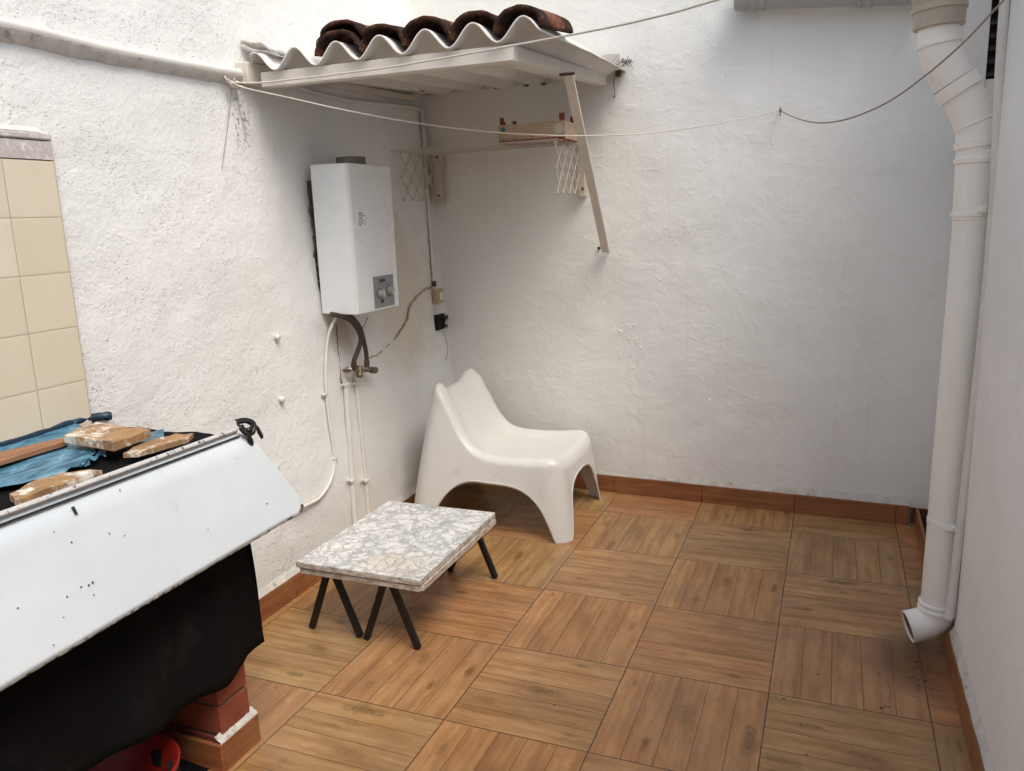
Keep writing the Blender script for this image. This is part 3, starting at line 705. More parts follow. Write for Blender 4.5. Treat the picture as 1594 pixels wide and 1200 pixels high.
# ------------------------------------------------------------------ conduits on the left wall
pts = [LW(-60, 22, .018), LW(0, 36, .018), LW(70, 52, .018), LW(120, 65, .019), LW(200, 83, .018), LW(290, 100, .018), LW(340, 109, .018), LW(392, 117, .02)]
o = thing("wall_conduit", LW(392, 117), "thick white painted conduit running along the top of the left wall", "pipe")
MB().tube(smoothpath(pts, 6), [.0155] * (7 * 6 + 1), 14).build("tube", M['white_paint'], o)
def ledge(u, v):
    i = u * 6.999; k = int(i); p = pts[k].lerp(pts[k + 1], i - k)
    s = [(-.014, -.008), (.016, -.010), (.008, -.026), (-.022, -.046)][round(v * 3)]
    return p + Vector((s[0], 0, s[1] + .004 * noise.noise(Vector((u * 30, v, 0)))))
MB().grid(ledge, 80, 3).build("mortar_bed", M['mortar'], o)
cond = [LW(395, 121, .012), LW(440, 130, .012), LW(470, 139, .010), LW(540, 156, .010), LW(600, 162, .010), LW(640, 167, .010), LW(650, 169, .010)]
down = [LW(656, 172, .010), LW(657, 185, .010), LW(661, 240, .011), LW(667, 320, .011), LW(673, 400, .011), LW(676, 443, .011)]
o = MB().tube(smoothpath(cond + down, 6), .0105, 12).build("wall_conduit", M['white_paint']); tag(o, "thin white conduit under the canopy dropping down the corner to the switch", "pipe")
sw = thing("light_switch", LW(679, 460), "yellowed switch box in the corner below the thin conduit", "switch")
n = Vector((1, 0, .065)).normalized(); c = LW(682, 461, .018)
MB().obox(c, n, (0, 1, 0), (0, 0, 1), (.036, .075, .078)).build("box", M['yellow_box'], sw, bevel=.005)
MB().obox(c + Vector((.020, 0.005, 0)), n, (0, 1, 0), (0, 0, 1), (.006, .035, .045)).build("rocker", M['white_paint'], sw, bevel=.002)
MB().lathe(LW(676, 443, .012), (0, 0, -1), [(-.02, .012), (.01, .012)], 12).build("conduit_socket", M['rust_metal'], sw)
bx = thing("broken_socket", LW(686, 500), "broken open black socket hanging off the corner wall", "socket")
c = LW(687, 501, .016)
MB().obox(c + Vector((-.010, 0, 0)), n, (0, 1, 0), (0, 0, 1), (.02, .085, .085)).build("wall_box", M['black'], bx)
MB().obox(c + Vector((.004, .052, 0)), (1, .25, 0), (-.25, 1, 0), (0, 0, 1), (.05, .014, .088)).build("side_plate", M['white_paint'], bx, bevel=.003)
MB().obox(c + Vector((.012, .03, .018)), n, (0, 1, .3), (0, -.3, 1), (.014, .05, .02)).obox(c + Vector((.012, .02, -.024)), n, (0, 1, -.2), (0, .2, 1), (.014, .04, .016)).build("terminal", M['strap'], bx, bevel=.002)
MB().tube(smoothpath([LW(677, 472, .012), LW(678, 484, .01), LW(681, 492, .014)], 5), .0022, 6).build("wire", M['rod'], bx)
crack(lw, [LW(*q, .002) for q in ((690, 515), (697, 540), (694, 560))], .0015)

# ------------------------------------------------------------------ water heater
HX0 = -1.455; HY0, HY1 = -.83, -.46
zt_, zb_ = 1.712, 1.092
ht = thing("water_heater", (HX0, -.63, zb_), "white boxy gas water heater hanging on the left wall", "water heater")
near = PY(540, 258, HY0); far = PX(610, 265, near.x)
HXF = near.x; HY1 = far.y
mb = MB().prism([(HX0, HY0, zb_ + .002), (HXF - .012, HY0, zb_), (HXF, HY0 + .012, zb_), (HXF, HY1 - .012, zb_), (HXF - .012, HY1, zb_), (HX0, HY1, zb_ + .002)], (0, 0, zt_ - zb_))
casing = mb.build("casing", M['enamel'], ht, bevel=.004)
MB().box((HX0 - .05, HY0 + .03, zb_ + .03), (HX0 + .002, HY1 - .03, zt_ - .06)).build("back_frame", M['rust_metal'], ht)
mb = MB(); 
for k in range(14):
    z = zb_ + .08 + k * .032; mb.tube([(HX0 - .02 + .006 * math.sin(k), HY0 + .018 + .004 * math.cos(k * 2), z), (HX0 - .018, HY0 + .016, z + .03)], .006 + .003 * math.sin(k * 3), 7)
mb.build("corroded_edge", M['rust_metal'], ht)
fc = Vector(((HX0 + HXF) / 2 + .015, (HY0 + HY1) / 2 - .03, zt_))
MB().lathe(fc, (0, 0, 1), [(-.01, .066), (.004, .066), (.006, .062), (.032, .062), (.033, .058), (.0, .056)], 32, cap=False).build("flue_collar", M['flue'], ht)
def hp(py_, pz_, off=.0): return Vector((HXF + off, py_, pz_))
pa = PX(581, 430, HXF + .003); pb = PX(609, 482, HXF + .003)
plate = MB().box((HXF - .001, pa.y, zb_ + .010), (HXF + .003, HY1 - .055, zb_ + .148)).build("control_plate", M['panel_grey'], ht, bevel=.001)
pw = HY1 - .055 - pa.y
def knob(cy, cz, r):
    o = MB().lathe((HXF + .003, cy, cz), (1, 0, 0), [(0, r), (.004, r), (.006, r * .86), (.020, r * .80), (.022, r * .7)], 24).build("knob", M['knob'], ht)
    MB().box((HXF + .0245, cy - .003, cz - r * .7), (HXF + .029, cy + .003, cz + r * .7)).build("grip", M['label_white'], o, bevel=.001)
    ring = MB().lathe((HXF + .0032, cy, cz), (1, 0, 0), [(0, r * 1.18), (.0006, r * 1.18)], 24).build("dial_ring", M['print'], o)
knob(pa.y + pw * .26, zb_ + .072, .019); knob(pa.y + pw * .76, zb_ + .078, .022)
MB().box((HXF + .003, pa.y + pw * .30, zb_ + .030), (HXF + .0045, pa.y + pw * .44, zb_ + .044)).build("button", M['print'], ht)
def text(body, size, loc, mat, name, parent, rot=(R(90), 0, R(90)), ext_=.0004, sx=1):
    cu = bpy.data.curves.new(name, 'FONT'); cu.body = body; cu.size = size; cu.extrude = ext_; cu.resolution_u = 2
    tmp = bpy.data.objects.new(name, cu); col.objects.link(tmp); dg = bpy.context.evaluated_depsgraph_get()
    me = bpy.data.meshes.new_from_object(tmp.evaluated_get(dg)); bpy.data.objects.remove(tmp)
    o = bpy.data.objects.new(name, me); col.objects.link(o); me.materials.clear(); me.materials.append(mat)
    me.transform(Matrix.Diagonal((sx, 1, 1, 1)))
    o.parent = parent; o.location = Vector(loc) - world_loc(parent); o.rotation_euler = rot; return o
text("Vaillant", .024, (HXF + .0036, pa.y + pw * .24, zb_ + .122), M['print'], "brand_lettering", ht, sx=.82)
MB().box((HXF + .003, pa.y + .012, zb_ + .112), (HXF + .0036, pa.y + pw - .01, zb_ + .1128)).build("print_line", M['print'], ht)
s0 = PX(556, 331, HXF + .0005)
for i, (tx, sz) in enumerate((("Vaillant", .011), ("MAG 11-0/0 XI", .0075), ("ES II2H3+", .0075), ("Qn 19,2 kW", .0075), ("Pw 13 bar", .0075), ("0085", .0075))):
    text(tx, sz, (HXF + .0006, s0.y + .008 + .002 * (i % 2), s0.z - .006 - i * .0095), M['print'], "rating_print", ht, ext_=.0003)
# connections under the heater
def pz(px, py, off=.06): return LW(px, py, off)
ha = pz(512, 494, .10); 
h1 = smoothpath([pz(516, 489, .10), pz(530, 492, .10), pz(546, 499, .09), pz(557, 513, .09), pz(562, 528, .09), pz(557, 546, .08), pz(551, 562, .07), pz(551, 574, .06)], 7)
h2 = smoothpath([pz(535, 486, .07), pz(548, 494, .06), pz(560, 510, .055), pz(566, 530, .055), pz(570, 550, .055), pz(571, 568, .055)], 7)
hs = tag(MB().tube(h1, .0105, 12).build("flexible_hose", M['hose']), "brown braided water hose looping in front below the heater", "hose", "hoses under the heater")
hs = tag(MB().tube(h2, .0105, 12).build("flexible_hose", M['hose']), "brown braided water hose behind the looping one, ending right", "hose", "hoses under the heater")
vv = thing("valve_group", pz(555, 578, .05), "dirty brass stop valves joining the hoses to the white pipes", "valve")
a = pz(536, 577, .045); b = pz(582, 576, .060)
MB().tube([a, b], .0085, 12).build("body", M['brass'], vv)
MB().tube([pz(577, 576, .058), pz(585, 576, .062)], .015, 14).build("cap", M['brass'], vv)
MB().tube([pz(560, 570, .05), pz(560, 586, .06)], .015, 12).build("body", M['brass'], vv)
MB().tube([pz(551, 564, .06), pz(551, 577, .055)], .013, 8, smooth=False).build("nut", M['rust_metal'], vv)
MB().tube([pz(571, 561, .055), pz(571, 572, .056)], .013, 8, smooth=False).build("nut", M['rust_metal'], vv)
MB().tube(smoothpath([pz(538, 600, .016), pz(535, 586, .02), pz(540, 578, .04), pz(553, 575, .05)], 5), .012, 10).build("elbow", M['white_paint'], vv)
def riser(pts, r, label, brs):
    o = thing("water_pipe", pts[-1], label, "pipe", "white pipes below the heater")
    MB().tube(smoothpath(pts, 6), r, 12).build("tube", M['white_paint'], o)
    for q in brs:
        MB().obox(LW(*q, .014), (1, 0, 0), (0, 1, 0), (0, 0, 1), (.03, .036, .012)).tube([LW(q[0] - 4, q[1], .01), LW(q[0] - 5, q[1], .03)], .005, 8).build("clip", M['white_paint'], o, bevel=.002)
riser([pz(538, 594, .016), pz(541, 640, .016), pz(545, 700, .016), pz(549, 760, .015), pz(554, 830, .015), pz(558, 885, .014)], .0125, "thicker white painted pipe dropping from the valves to the floor", [(538, 599), (547, 748)])
riser([pz(553, 582, .03), pz(555, 600, .014), pz(560, 650, .014), pz(566, 710, .014), pz(572, 780, .013), pz(580, 880, .013)], .0105, "thinner white painted pipe right of the other, behind the table", [(556, 597), (569, 748)])
cb = thing("white_cable", pz(475, 790, .01), "white cable looping from the heater down to the sheet metal", "cable")
MB().tube(smoothpath([pz(525, 492, .05), pz(517, 506, .03), pz(510, 530, .012), pz(507, 570, .01), pz(508, 610, .01), pz(512, 650, .01), pz(518, 690, .01), pz(521, 720, .01), pz(514, 750, .01), pz(498, 774, .012), pz(478, 786, .014), pz(455, 795, .015)], 7), .0068, 10).build("tube", M['white_paint'], cb)
for q in ((505, 614), (521, 713)): MB().obox(LW(q[0], q[1], .008), (1, 0, 0), (0, 1, 0), (0, 0, 1), (.016, .028, .010)).build("clip", M['white_paint'], cb, bevel=.002)

# ------------------------------------------------------------------ drying rack and crate
zr = 1.80
rk = thing("drying_rack", (-1.0, .28, 1.70), "wall mounted scissor drying rack with thin white rods", "drying rack")
def scissor(x, y_w, y_o, z0, z1, n, name="scissor_arm"):
    mb = MB(); dy = (y_o - y_w) / n
    for k in range(n):
        ya, yb = y_w + dy * k, y_w + dy * (k + 1); zm = (z0 + z1) / 2
        for (p, q) in (((ya, z1), (yb, zm)), ((ya, zm), (yb, z1)), ((ya, zm), (yb, z0)), ((ya, z0), (yb, zm))):
            off = .003 if p[1] > q[1] else -.003
            mb.bar((x + off, p[0], p[1]), (x + off, q[0], q[1]), .0035, .008, up=(0, 0, 1) if abs(p[0] - q[0]) > 1e-4 else (0, 1, 0))
        for z in (z0, zm, z1): mb.tube([(x - .008, yb, z), (x + .008, yb, z)], .0045, 8)
    mb.build(name, M['rod'], rk)
xl = BW(688, 280).x - .005; xr_ = BW(905, 280).x + .0
yo = -.14
scissor(xl, .275 + .03, yo + .05, 1.575, 1.80, 4); scissor(xr_, .28, yo + .05, 1.575, 1.80, 4)
MB().box((xl - .004, .262, 1.56), (xl + .034, .292 + .03, 1.83)).build("wall_plate", M['plate'], rk, bevel=.002)
MB().box((xr_ - .004, .262, 1.56), (xr_ + .030, .292 + .02, 1.83)).build("wall_plate", M['plate'], rk, bevel=.002)
mb = MB(); 
for z in (1.60, 1.80):
    for x in (xl + .02, xr_ + .02): MB().lathe((x, .262, z), (0, -1, 0), [(0, .007), (.004, .006)], 10).build('screw', M['rust_metal'], rk)
for k in range(6):
    y = .20 + (yo - .20) * k / 5
    MB().tube([(xl - .03, y, zr + .010), (xr_ + .03, y, zr + .010)], .0024, 8).build("rod", M['rod'], rk)
# fruit crate
fx0 = PY(777, 210, -.06).x; fx1 = PY(879, 205, -.06).x
cr = thing("fruit_crate", ((fx0 + fx1) / 2, .04, zr + .0135), "small wooden fruit crate with red brown corner posts on the drying rack", "crate")
zc = zr + .0140; ya, yb = -.06, .135
MB().box((fx0, ya, zc + .006), (fx1, ya + .006, zc + .083)).build("side_panel", M['crate'], cr, bevel=.001)
MB().box((fx0, yb - .006, zc + .006), (fx1, yb, zc + .083)).build("side_panel", M['crate'], cr, bevel=.001)
MB().box((fx0, ya + .007, zc + .006), (fx0 + .005, yb - .007, zc + .083)).build("side_panel", M['crate'], cr)
MB().box((fx1 - .005, ya + .007, zc + .006), (fx1, yb - .007, zc + .083)).build("side_panel", M['crate'], cr)
MB().box((fx0, ya, zc), (fx1, yb, zc + .005)).build("base", M['crate_print'], cr)
for x in (fx0 + .014, fx1 - .016):
    for y in (ya + .016, yb - .016):
        s = 1 if x < (fx0 + fx1) / 2 else -1
        MB().box((x - .012, y - .008, zc + .006), (x + .012, y + .008, zc + .098)).box((x - .012 if s < 0 else x - .012, y - .0079, zc + .0982), (x + .004 if s > 0 else x + .0119, y + .0079, zc + .118)).build("corner_post", M['crate_post'], cr, bevel=.001)
MB().lathe((fx0 + .022, ya - .0002, zc + .062), (0, -1, 0), [(0, .012), (.0008, .012)], 16).build("teal_sticker", M['teal'], cr)
MB().lathe((fx1 - .028, ya - .0002, zc + .050), (0, -1, 0), [(0, .023), (.0008, .023)], 20).build("pale_sticker", M['label_white'], cr)
mb = MB().box((fx0 + .0, ya - .0012, zc + .006), (fx1, ya - .0002, zc + .012)).box((fx0, ya - .0012, zc + .013), (fx0 + .003, ya - .0002, zc + .083))
for f in (.06, .25, .50, .76, .96):
    x = fx0 + (fx1 - fx0) * f; mb.box((x - .0012, ya - .0014, zc + .013), (x + .0012, ya - .0002, zc + .028))
mb.build("printed_marks", M['crate_print'], cr)

# ------------------------------------------------------------------ grey gutter pipe at the top of the far wall
gp = thing("grey_gutter_pipe", (.5, .2, 2.33), "grey horizontal gutter pipe along the top of the far wall", "pipe")
ga = BW(1147, -8, .075); gb = BW(1440, -18, .075)
d = (gb - ga).normalized(); L = (gb - ga).length
prof = [(0, .066), (.012, .067), (.05, .067), (.055, .063), (.075, .063), (.078, .069), (.092, .069), (.095, .064), (.108, .064), (.111, .068), (.125, .068), (.128, .061), (.50, .061), (.502, .066), (.515, .066), (.518, .062), (.540, .062), (.543, .067), (.555, .067), (.558, .061), (L, .061)]
MB().lathe(ga, d, prof, 36).build("tube", M['pvc_grey'], gp)

# ------------------------------------------------------------------ drainpipe
dp = thing("drainpipe", (.95, -.80, 0), "thick white plastic drainpipe with an S bend in the right corner", "drainpipe")
YP = -.905
def PP(px, py, y=YP): return PY(px, py, y)
c_low = PP(1459, 948); c_top = PP(1523, 236)
R0 = .0518
def ring_prof(a, b, rings, r0=R0, r1=R0):
    L = (b - a).length; pr = [(0, r0)]
    for t, w, h in rings:
        d = t * L; r = r0 + (r1 - r0) * t
        pr += [(d - w - .003, r), (d - w, r + h), (d + w, r + h), (d + w + .003, r)]
    pr.append((L, r1)); return pr
ax = (c_top - c_low).normalized()
mb = MB().lathe(c_low, ax, ring_prof(c_low, c_top - ax * .22, [(.003, .006, .006)]), 40)
mb.build("straight_tube", M['pvc'], dp)
cc = c_top - ax * .22
MB().lathe(cc, ax, [(0, R0 + .0015), (.022, R0 + .002), (.024, R0 + .004), (.032, R0 + .004), (.034, R0 + .008), (.044, R0 + .008), (.047, R0 + .003), (.09, R0 + .003), (.15, R0 + .006), (.185, R0 + .007), (.188, R0 + .011), (.200, R0 + .012), (.203, R0 + .007), (.22, R0 + .007), (.222, R0 + .001)], 40).build("coupling", M['pvc'], dp)
# S bend
e0 = c_top; e1_ = PP(1519, 196); e2_ = PP(1500, 152); e3_ = PP(1476, 112); e4_ = PP(1462, 72); e5_ = PP(1462, 38)
bend = smoothpath([e0 - ax * .02, e0 + (e1_ - e0) * .5, e1_, e2_, e3_, e4_, e5_], 8)
rs = [R0 + .004] * len(bend)
MB().tube(bend, rs, 36).build("bend", M['pvc'], dp)
def collar(i, w=.012, h=.006, mat='pvc', name="collar_ring"):
    t = (bend[min(i + 1, len(bend) - 1)] - bend[i - 1]).normalized()
    MB().lathe(bend[i] - t * w, t, [(0, R0 + .004), (.002, R0 + .004 + h), (2 * w - .002, R0 + .004 + h), (2 * w, R0 + .004)], 36).build(name, M[mat], dp)
collar(6, .012, .006); collar(27, .020, .008); collar(41, .009, .005)
collar(17, .004, .0025)
t = (bend[27] - bend[25]).normalized()
MB().lathe(bend[27] + t * .017, t, [(0, R0 + .0062), (.004, R0 + .0062)], 36).build("seam", M['crackm'], dp)
# funnel head, weathered
f0 = bend[-1] - Vector((0, 0, .012)); fd = (Vector((0, 0, 1)) + Vector((-.05, 0, 0))).normalized()
MB().lathe(f0, fd, [(0, R0 + .0075), (.004, R0 + .017), (.045, R0 + .018), (.048, R0 + .023), (.062, R0 + .023), (.066, R0 + .018), (.085, R0 + .018), (.090, R0 + .022), (.105, R0 + .024), (.13, R0 + .045), (.15, R0 + .06), (.24, R0 + .062), (.242, R0 + .056), (.15, R0 + .05)], 40, cap=False).build("funnel_head", M['pvc_brown'], dp)
# outlet elbow
q0 = c_low + ax * .01; 
hd = Vector((-.96, -.24, -.12)).normalized()          # where the outlet points
Re = .056; a0 = c_low + ax * .004; pth = [a0 + ax * .01]
for k in range(0, 15):
    th = k / 14 * R(84); pth.append(a0 + hd * (Re * (1 - math.cos(th))) - ax * (Re * math.sin(th)))
pth.append(pth[-1] + (pth[-1] - pth[-2]).normalized() * .040)
MB().tube(pth, [R0] * len(pth), 40, cap=False).build("outlet_elbow", M['pvc'], dp, solid=.004)
MB().tube(pth[4:-1] + [pth[-1] - (pth[-1] - pth[-2]).normalized() * .006], [R0 - .0035] * (len(pth) - 4), 40, cap=False).build("dirty_shaded_mouth", M['pvc_mouth'], dp)  # inner tube: brown dirt plus painted inner shade
MB().lathe(c_low - ax * .008, ax, [(0, R0 + .003), (.003, R0 + .008), (.014, R0 + .009), (.018, R0 + .004), (.024, R0 + .004), (.027, R0 + .0075), (.034, R0 + .0075), (.037, R0 + .002)], 40).build("collar_ring", M['pvc'], dp)
# wall clamps
for py_, cx_ in ((812, 1473), (326, 1518)):
    c = PP(cx_, py_); 
    o = MB().lathe(c - ax * .010, ax, [(0, R0 + .0015), (.001, R0 + .0055), (.019, R0 + .0055), (.020, R0 + .0015)], 40).build("pipe_clamp", M['pvc'], dp)
    fdv = (CAM - c); fdv.z = 0; fdv.normalize(); sdv = Vector((-fdv.y, fdv.x, 0))
    e = c + fdv * (R0 + .006) + sdv * .016
    MB().obox(e, fdv, sdv, (0, 0, 1), (.012, .026, .018)).tube([e + fdv * .008 - ax * .0, e + fdv * .014], .005, 10).tube([e + sdv * .012, e + sdv * .045 - fdv * .02], .0035, 8).build("clamp_screw", M['pvc'], o, bevel=.002)
# thin pipe by the edge of the near wall
tp = []
for q in ((1566, -20), (1557, 110), (1546, 330), (1527, 540), (1504, 745), (1482, 930), (1476, 962)): tp.append(cast(*q, (0, -.985, 0), (0, 1, 0)))
o = MB().tube(smoothpath(tp, 6), .0135, 14).build("wall_conduit", M['white_paint']); tag(o, "slim white pipe running down the wall edge beside the drainpipe", "pipe")

# ------------------------------------------------------------------ lounge chair
def make_chair():
    ch = thing("lounge_chair", (-.93, -.12, 0), "low cream moulded plastic lounge chair in the back corner", "chair")
    X0, X1 = -1.335, -.490             # rear / front at floor
    W2 = .352; YC0 = -.125
    def topline(s):                     # s 0..1 rear to front; ridge height
        P = [(0.0, .690), (.035, .708), (.075, .708), (.12, .675), (.18, .590), (.26, .475), (.32, .418), (.38, .388), (.46, .374), (.60, .368), (.75, .370), (.90, .378), (.96, .378), (1.0, .365)]
        for (a, za), (b, zb2) in zip(P, P[1:]):
            if s <= b:
                t = (s - a) / (b - a); t = t * t * (3 - 2 * t) * .35 + t * .65
                return za + (zb2 - za) * t
        return P[-1][1]
    def seatz(s, y):                    # y -1..1
        z = topline(s); c = min(1, max(0, (.93 - .27 * max(0, 1 - s / .4) - abs(y)) / .36)); c = c * c * (3 - 2 * c); c = c * .7 + .3 * (1 - min(1, abs(y)) ** 2)
        dish = .030 * c if s > .35 else (.030 + .042 * (1 - s / .35)) * c * (.42 + .58 * min(1, s / .09))
        z += .020 * max(0, -y) * min(1, s * 3)
        return z - dish
    xt0, xt1 = X0 + .115, X1 - .045     # plan extent of the top surface
    n = 44; mseg = 36
    def conc(k, n):                     # denser at both ends
        t = k / n; return .5 - .5 * math.cos(math.pi * t) * (1 - .0) 
    rr = .058; rc = .088
    bm = bmesh.new(); top = [[None] * (mseg + 1) for _ in range(n + 1)]
    xa, xb = xt0, xt1
    def halfw(s): return .285 + .043 * s - .034 * max(0, 1 - s / .45) ** 1.2
    for i in range(n + 1):
        s = conc(i, n)
        for j in range(mseg + 1):
            w = -1 + 2 * conc(j, mseg); hw_ = halfw(s)
            x = xa + (xb - xa) * s; y = w * hw_
            # round the plan corners
            dx = min(x - xa, xb - x); dyy = hw_ - abs(y)
            if dx < rc and dyy < rc:
                cx = rc - dx; cy = rc - dyy; m_ = max(cx, cy); l = math.hypot(cx, cy)
                if l > 1e-6:
                    k = m_ / l; ncx, ncy = cx * k, cy * k
                    x += (cx - ncx) * (1 if x - xa < xb - x else -1); y -= (cy - ncy) * (1 if y > 0 else -1)
            dedge = min(x - xa, xb - x, hw_ - abs(y))
            if dx < rc and dyy < rc: dedge = rc - max(rc - dx, rc - dyy)
            dd = max(0, dedge); drop = 0
            if dd < rr: drop = rr - math.sqrt(max(0, rr * rr - (rr - dd) ** 2))
            s_ = (x - xa) / (xb - xa); sfac = .85 + .25 * max(0, 1 - s_ / .3)
            top[i][j] = bm.verts.new((x, YC0 + y, seatz((x - xa) / (xb - xa), w) - drop * sfac))
    for i in range(n):
        for j in range(mseg): bm.faces.new((top[i][j], top[i + 1][j], top[i + 1][j + 1], top[i][j + 1])).smooth = True
    # perimeter loop
    loop = [('front', j / mseg, top[n][j]) for j in range(mseg)] + [('far', i / n, top[i][mseg]) for i in range(n, 0, -1)] + \
           [('rear', j / mseg, top[0][j]) for j in range(mseg, 0, -1)] + [('near', i / n, top[i][0]) for i in range(n)]
    # plan position on the floor for every perimeter vertex: flared rounded rectangle
    def arch(t, a, b, h, p=2.2, sag=0.0):
        """0 outside [a,b]; rounded arch inside"""
        if t <= a or t >= b: return 0
        u = (t - a) / (b - a); v_ = 1 - abs(2 * u - 1) ** p
        return h * max(0, v_) ** .55 - sag * math.sin(math.pi * u) ** 2
    rows = 14
    verts_prev = [v for _, _, v in loop]
    info = []
    for side, t, v in loop:
        sx = (v.co.x - xa) / (xb - xa); yy = (v.co.y - YC0)
        hw_ = halfw(sx); wy = yy / hw_
        fx = X0 + (X1 - X0) * (sx ** 0.93 if sx > 0 else 0)
        fx = X0 + (X1 - X0) * sx
        fy = wy * (.342 + .010 * (1 - sx))
        base = Vector((fx, YC0 + fy, 0))
        if side in ('near', 'far'):
            s2 = (fx - X0) / (X1 - X0)
            lo = arch(s2, .155, .905, .268, 3.2)
            # the edge line rises a little over the rear of the arch and sags in the middle
            if lo > 0: lo += .018 * math.exp(-((s2 - .31) / .12) ** 2) - .006
        elif side == 'front':
            lo = arch((wy + 1) / 2, .115, .885, .262, 3.4)
            if lo > 0: lo += .014 * math.exp(-((abs(wy) - .60) / .15) ** 2) - .006
        else:
            lo = arch((wy + 1) / 2, .17, .83, .20, 3.0)
        info.append((v.co.copy(), base, max(0, lo)))
    # smooth lower line
    for _ in range(2):
        ls = [x[2] for x in info]; n_ = len(ls)
        ls2 = [(ls[i - 1] + 2 * ls[i] + ls[(i + 1) % n_]) / 4 if ls[i] > 0 else 0 for i in range(n_)]
        info = [(a, b, l) for (a, b, _), l in zip(info, ls2)]
    prev = verts_prev; n_ = len(prev)
    for r in range(1, rows + 1):
        cur = []
        for (tp_, base, lo) in info:
            f = r / rows; z = tp_.z + (lo - tp_.z) * f
            g = (tp_.z - z) / tp_.z                      # 0 at the top, 1 at floor
            ease = g * .88 + .12 * (1 - (1 - g) ** 3)
            p = Vector((tp_.x + (base.x - tp_.x) * ease, tp_.y + (base.y - tp_.y) * ease, z))
            cur.append(bm.verts.new(p))
        for i in range(n_):
            bm.faces.new((prev[i], prev[(i + 1) % n_], cur[(i + 1) % n_], cur[i])).smooth = True
        prev = cur
    # small rolled lip along the lower edge
    cen = Vector((-.91, YC0, 0))
    lip1 = []; lip2 = []
    for v in prev:
        o = (v.co - cen); o.z = 0; o.normalize()
        lip1.append(bm.verts.new(v.co + o * .0035 - Vector((0, 0, .0005)))); lip2.append(bm.verts.new(v.co + o * .0035 + Vector((0, 0, -.010 if v.co.z > .02 else -.0))))
    for i in range(n_):
        bm.faces.new((prev[i], prev[(i + 1) % n_], lip1[(i + 1) % n_], lip1[i]))
        if lip2[i].co.z < lip1[i].co.z - .001 or lip2[(i + 1) % n_].co.z < lip1[(i + 1) % n_].co.z - .001:
            bm.faces.new((lip1[i], lip1[(i + 1) % n_], lip2[(i + 1) % n_], lip2[i]))
    mb = MB(); mb.bm.free(); mb.bm = bm
    o = mb.build("shell", M['chair'], ch)
    md = o.modifiers.new("solid", 'SOLIDIFY'); md.thickness = .007; md.offset = -1
    ch.rotation_euler = (0, 0, R(2.5)); ch.location = (-.934, -.128, 0)
    return ch
make_chair()

# ------------------------------------------------------------------ marble table
tb = thing("marble_table", (-.905, -1.205, 0), "low table made of two stacked veined marble slabs on black legs", "coffee table")
tx0, tx1, ty0, ty1 = -1.155, -.655, -1.535, -.885
zs = .30
MB().prism([(tx0, ty0, zs - .022), (tx1, ty0 + .003, zs - .022), (tx1 - .002, ty1, zs - .022), (tx0 + .003, ty1 - .004, zs - .022)], (0, 0, .022)).build("slab", M['marble'], tb, bevel=.002)
MB().prism([(tx0 + .010, ty0 + .006, zs - .047), (tx1 - .012, ty0 + .008, zs - .047), (tx1 + .002, ty0 + .022, zs - .047), (tx1 + .002, ty1 - .004, zs - .047), (tx0 + .010, ty1 - .008, zs - .047)], (0, 0, .0225)).build("slab", M['marble'], tb, bevel=.002)
def aframe(xc, y, hw_=.105, name="leg"):
    o = MB().bar((xc - .012, y, zs - .056), (xc - hw_, y, .004), .022, .020, up=(0, 1, 0)).build(name, M['black_metal'], tb, bevel=.002)
    o = MB().bar((xc + .012, y + .001, zs - .056), (xc + hw_, y + .001, .004), .022, .020, up=(0, 1, 0)).build(name, M['black_metal'], tb, bevel=.002)
    MB().box((xc - .045, y - .013, zs - .068), (xc + .022, y + .020, zs - .048)).box((xc - .045, y - .016, zs - .068), (xc - .032, y - .0132, zs - .030)).build("bracket", M['black_metal'], tb, bevel=.002)
for xc, y in ((-1.062, -1.462), (-.822, -1.468), (-.780, -.872), (-1.03, -.872)): aframe(xc, y)

# ------------------------------------------------------------------ masonry counter with its coverings
ctr = thing("masonry_counter", (-1.2, -2.6, 0), "brick pier counter against the left wall under black cloth", "counter")
MB().box((-1.46, -3.7, .84), (-.945, -2.03, .905)).build("worktop", M['mortar'], ctr, bevel=.004)
def pier(ya, yb):
    mb = MB(); mo = MB(); z = 0; k = 0
    mo.box((-1.17, ya + .006, 0), (-.938, yb - .006, .838)); mo.build("mortar_core", M['brick_mortar'], ctr)
    mb = MB()
    while z < .80:
        j = random.uniform(-.003, .003)
        mb.box((-1.18, ya + j, z + .006), (-.932 + j, yb + j, z + .058 + .030)); z += .0925
    mb.build("brick", M['brick'], ctr, bevel=.003)
pier(-2.19, -2.075); pier(-3.6, -3.45)
mb = MB().box((-.930, -2.205, 0), (-.918, -2.060, .088)).box((-1.18, -2.217, 0), (-.9182, -2.2055, .086))
mb.build("base_tile", M['skirt'], ctr, bevel=.0015)
def bead(u, v):
    y = -2.212 + .152 * u; k = noise.noise(Vector((y * 60, 1, 1)))
    s = [(-.919, .088), (-.922, .095 + .003 * k), (-.932, .100 + .006 * k), (-.940, .108 + .006 * k)][round(v * 3)]
    return (s[0], y, s[1])
MB().grid(bead, 20, 3).build("mortar_bead", M['mortar'], ctr)

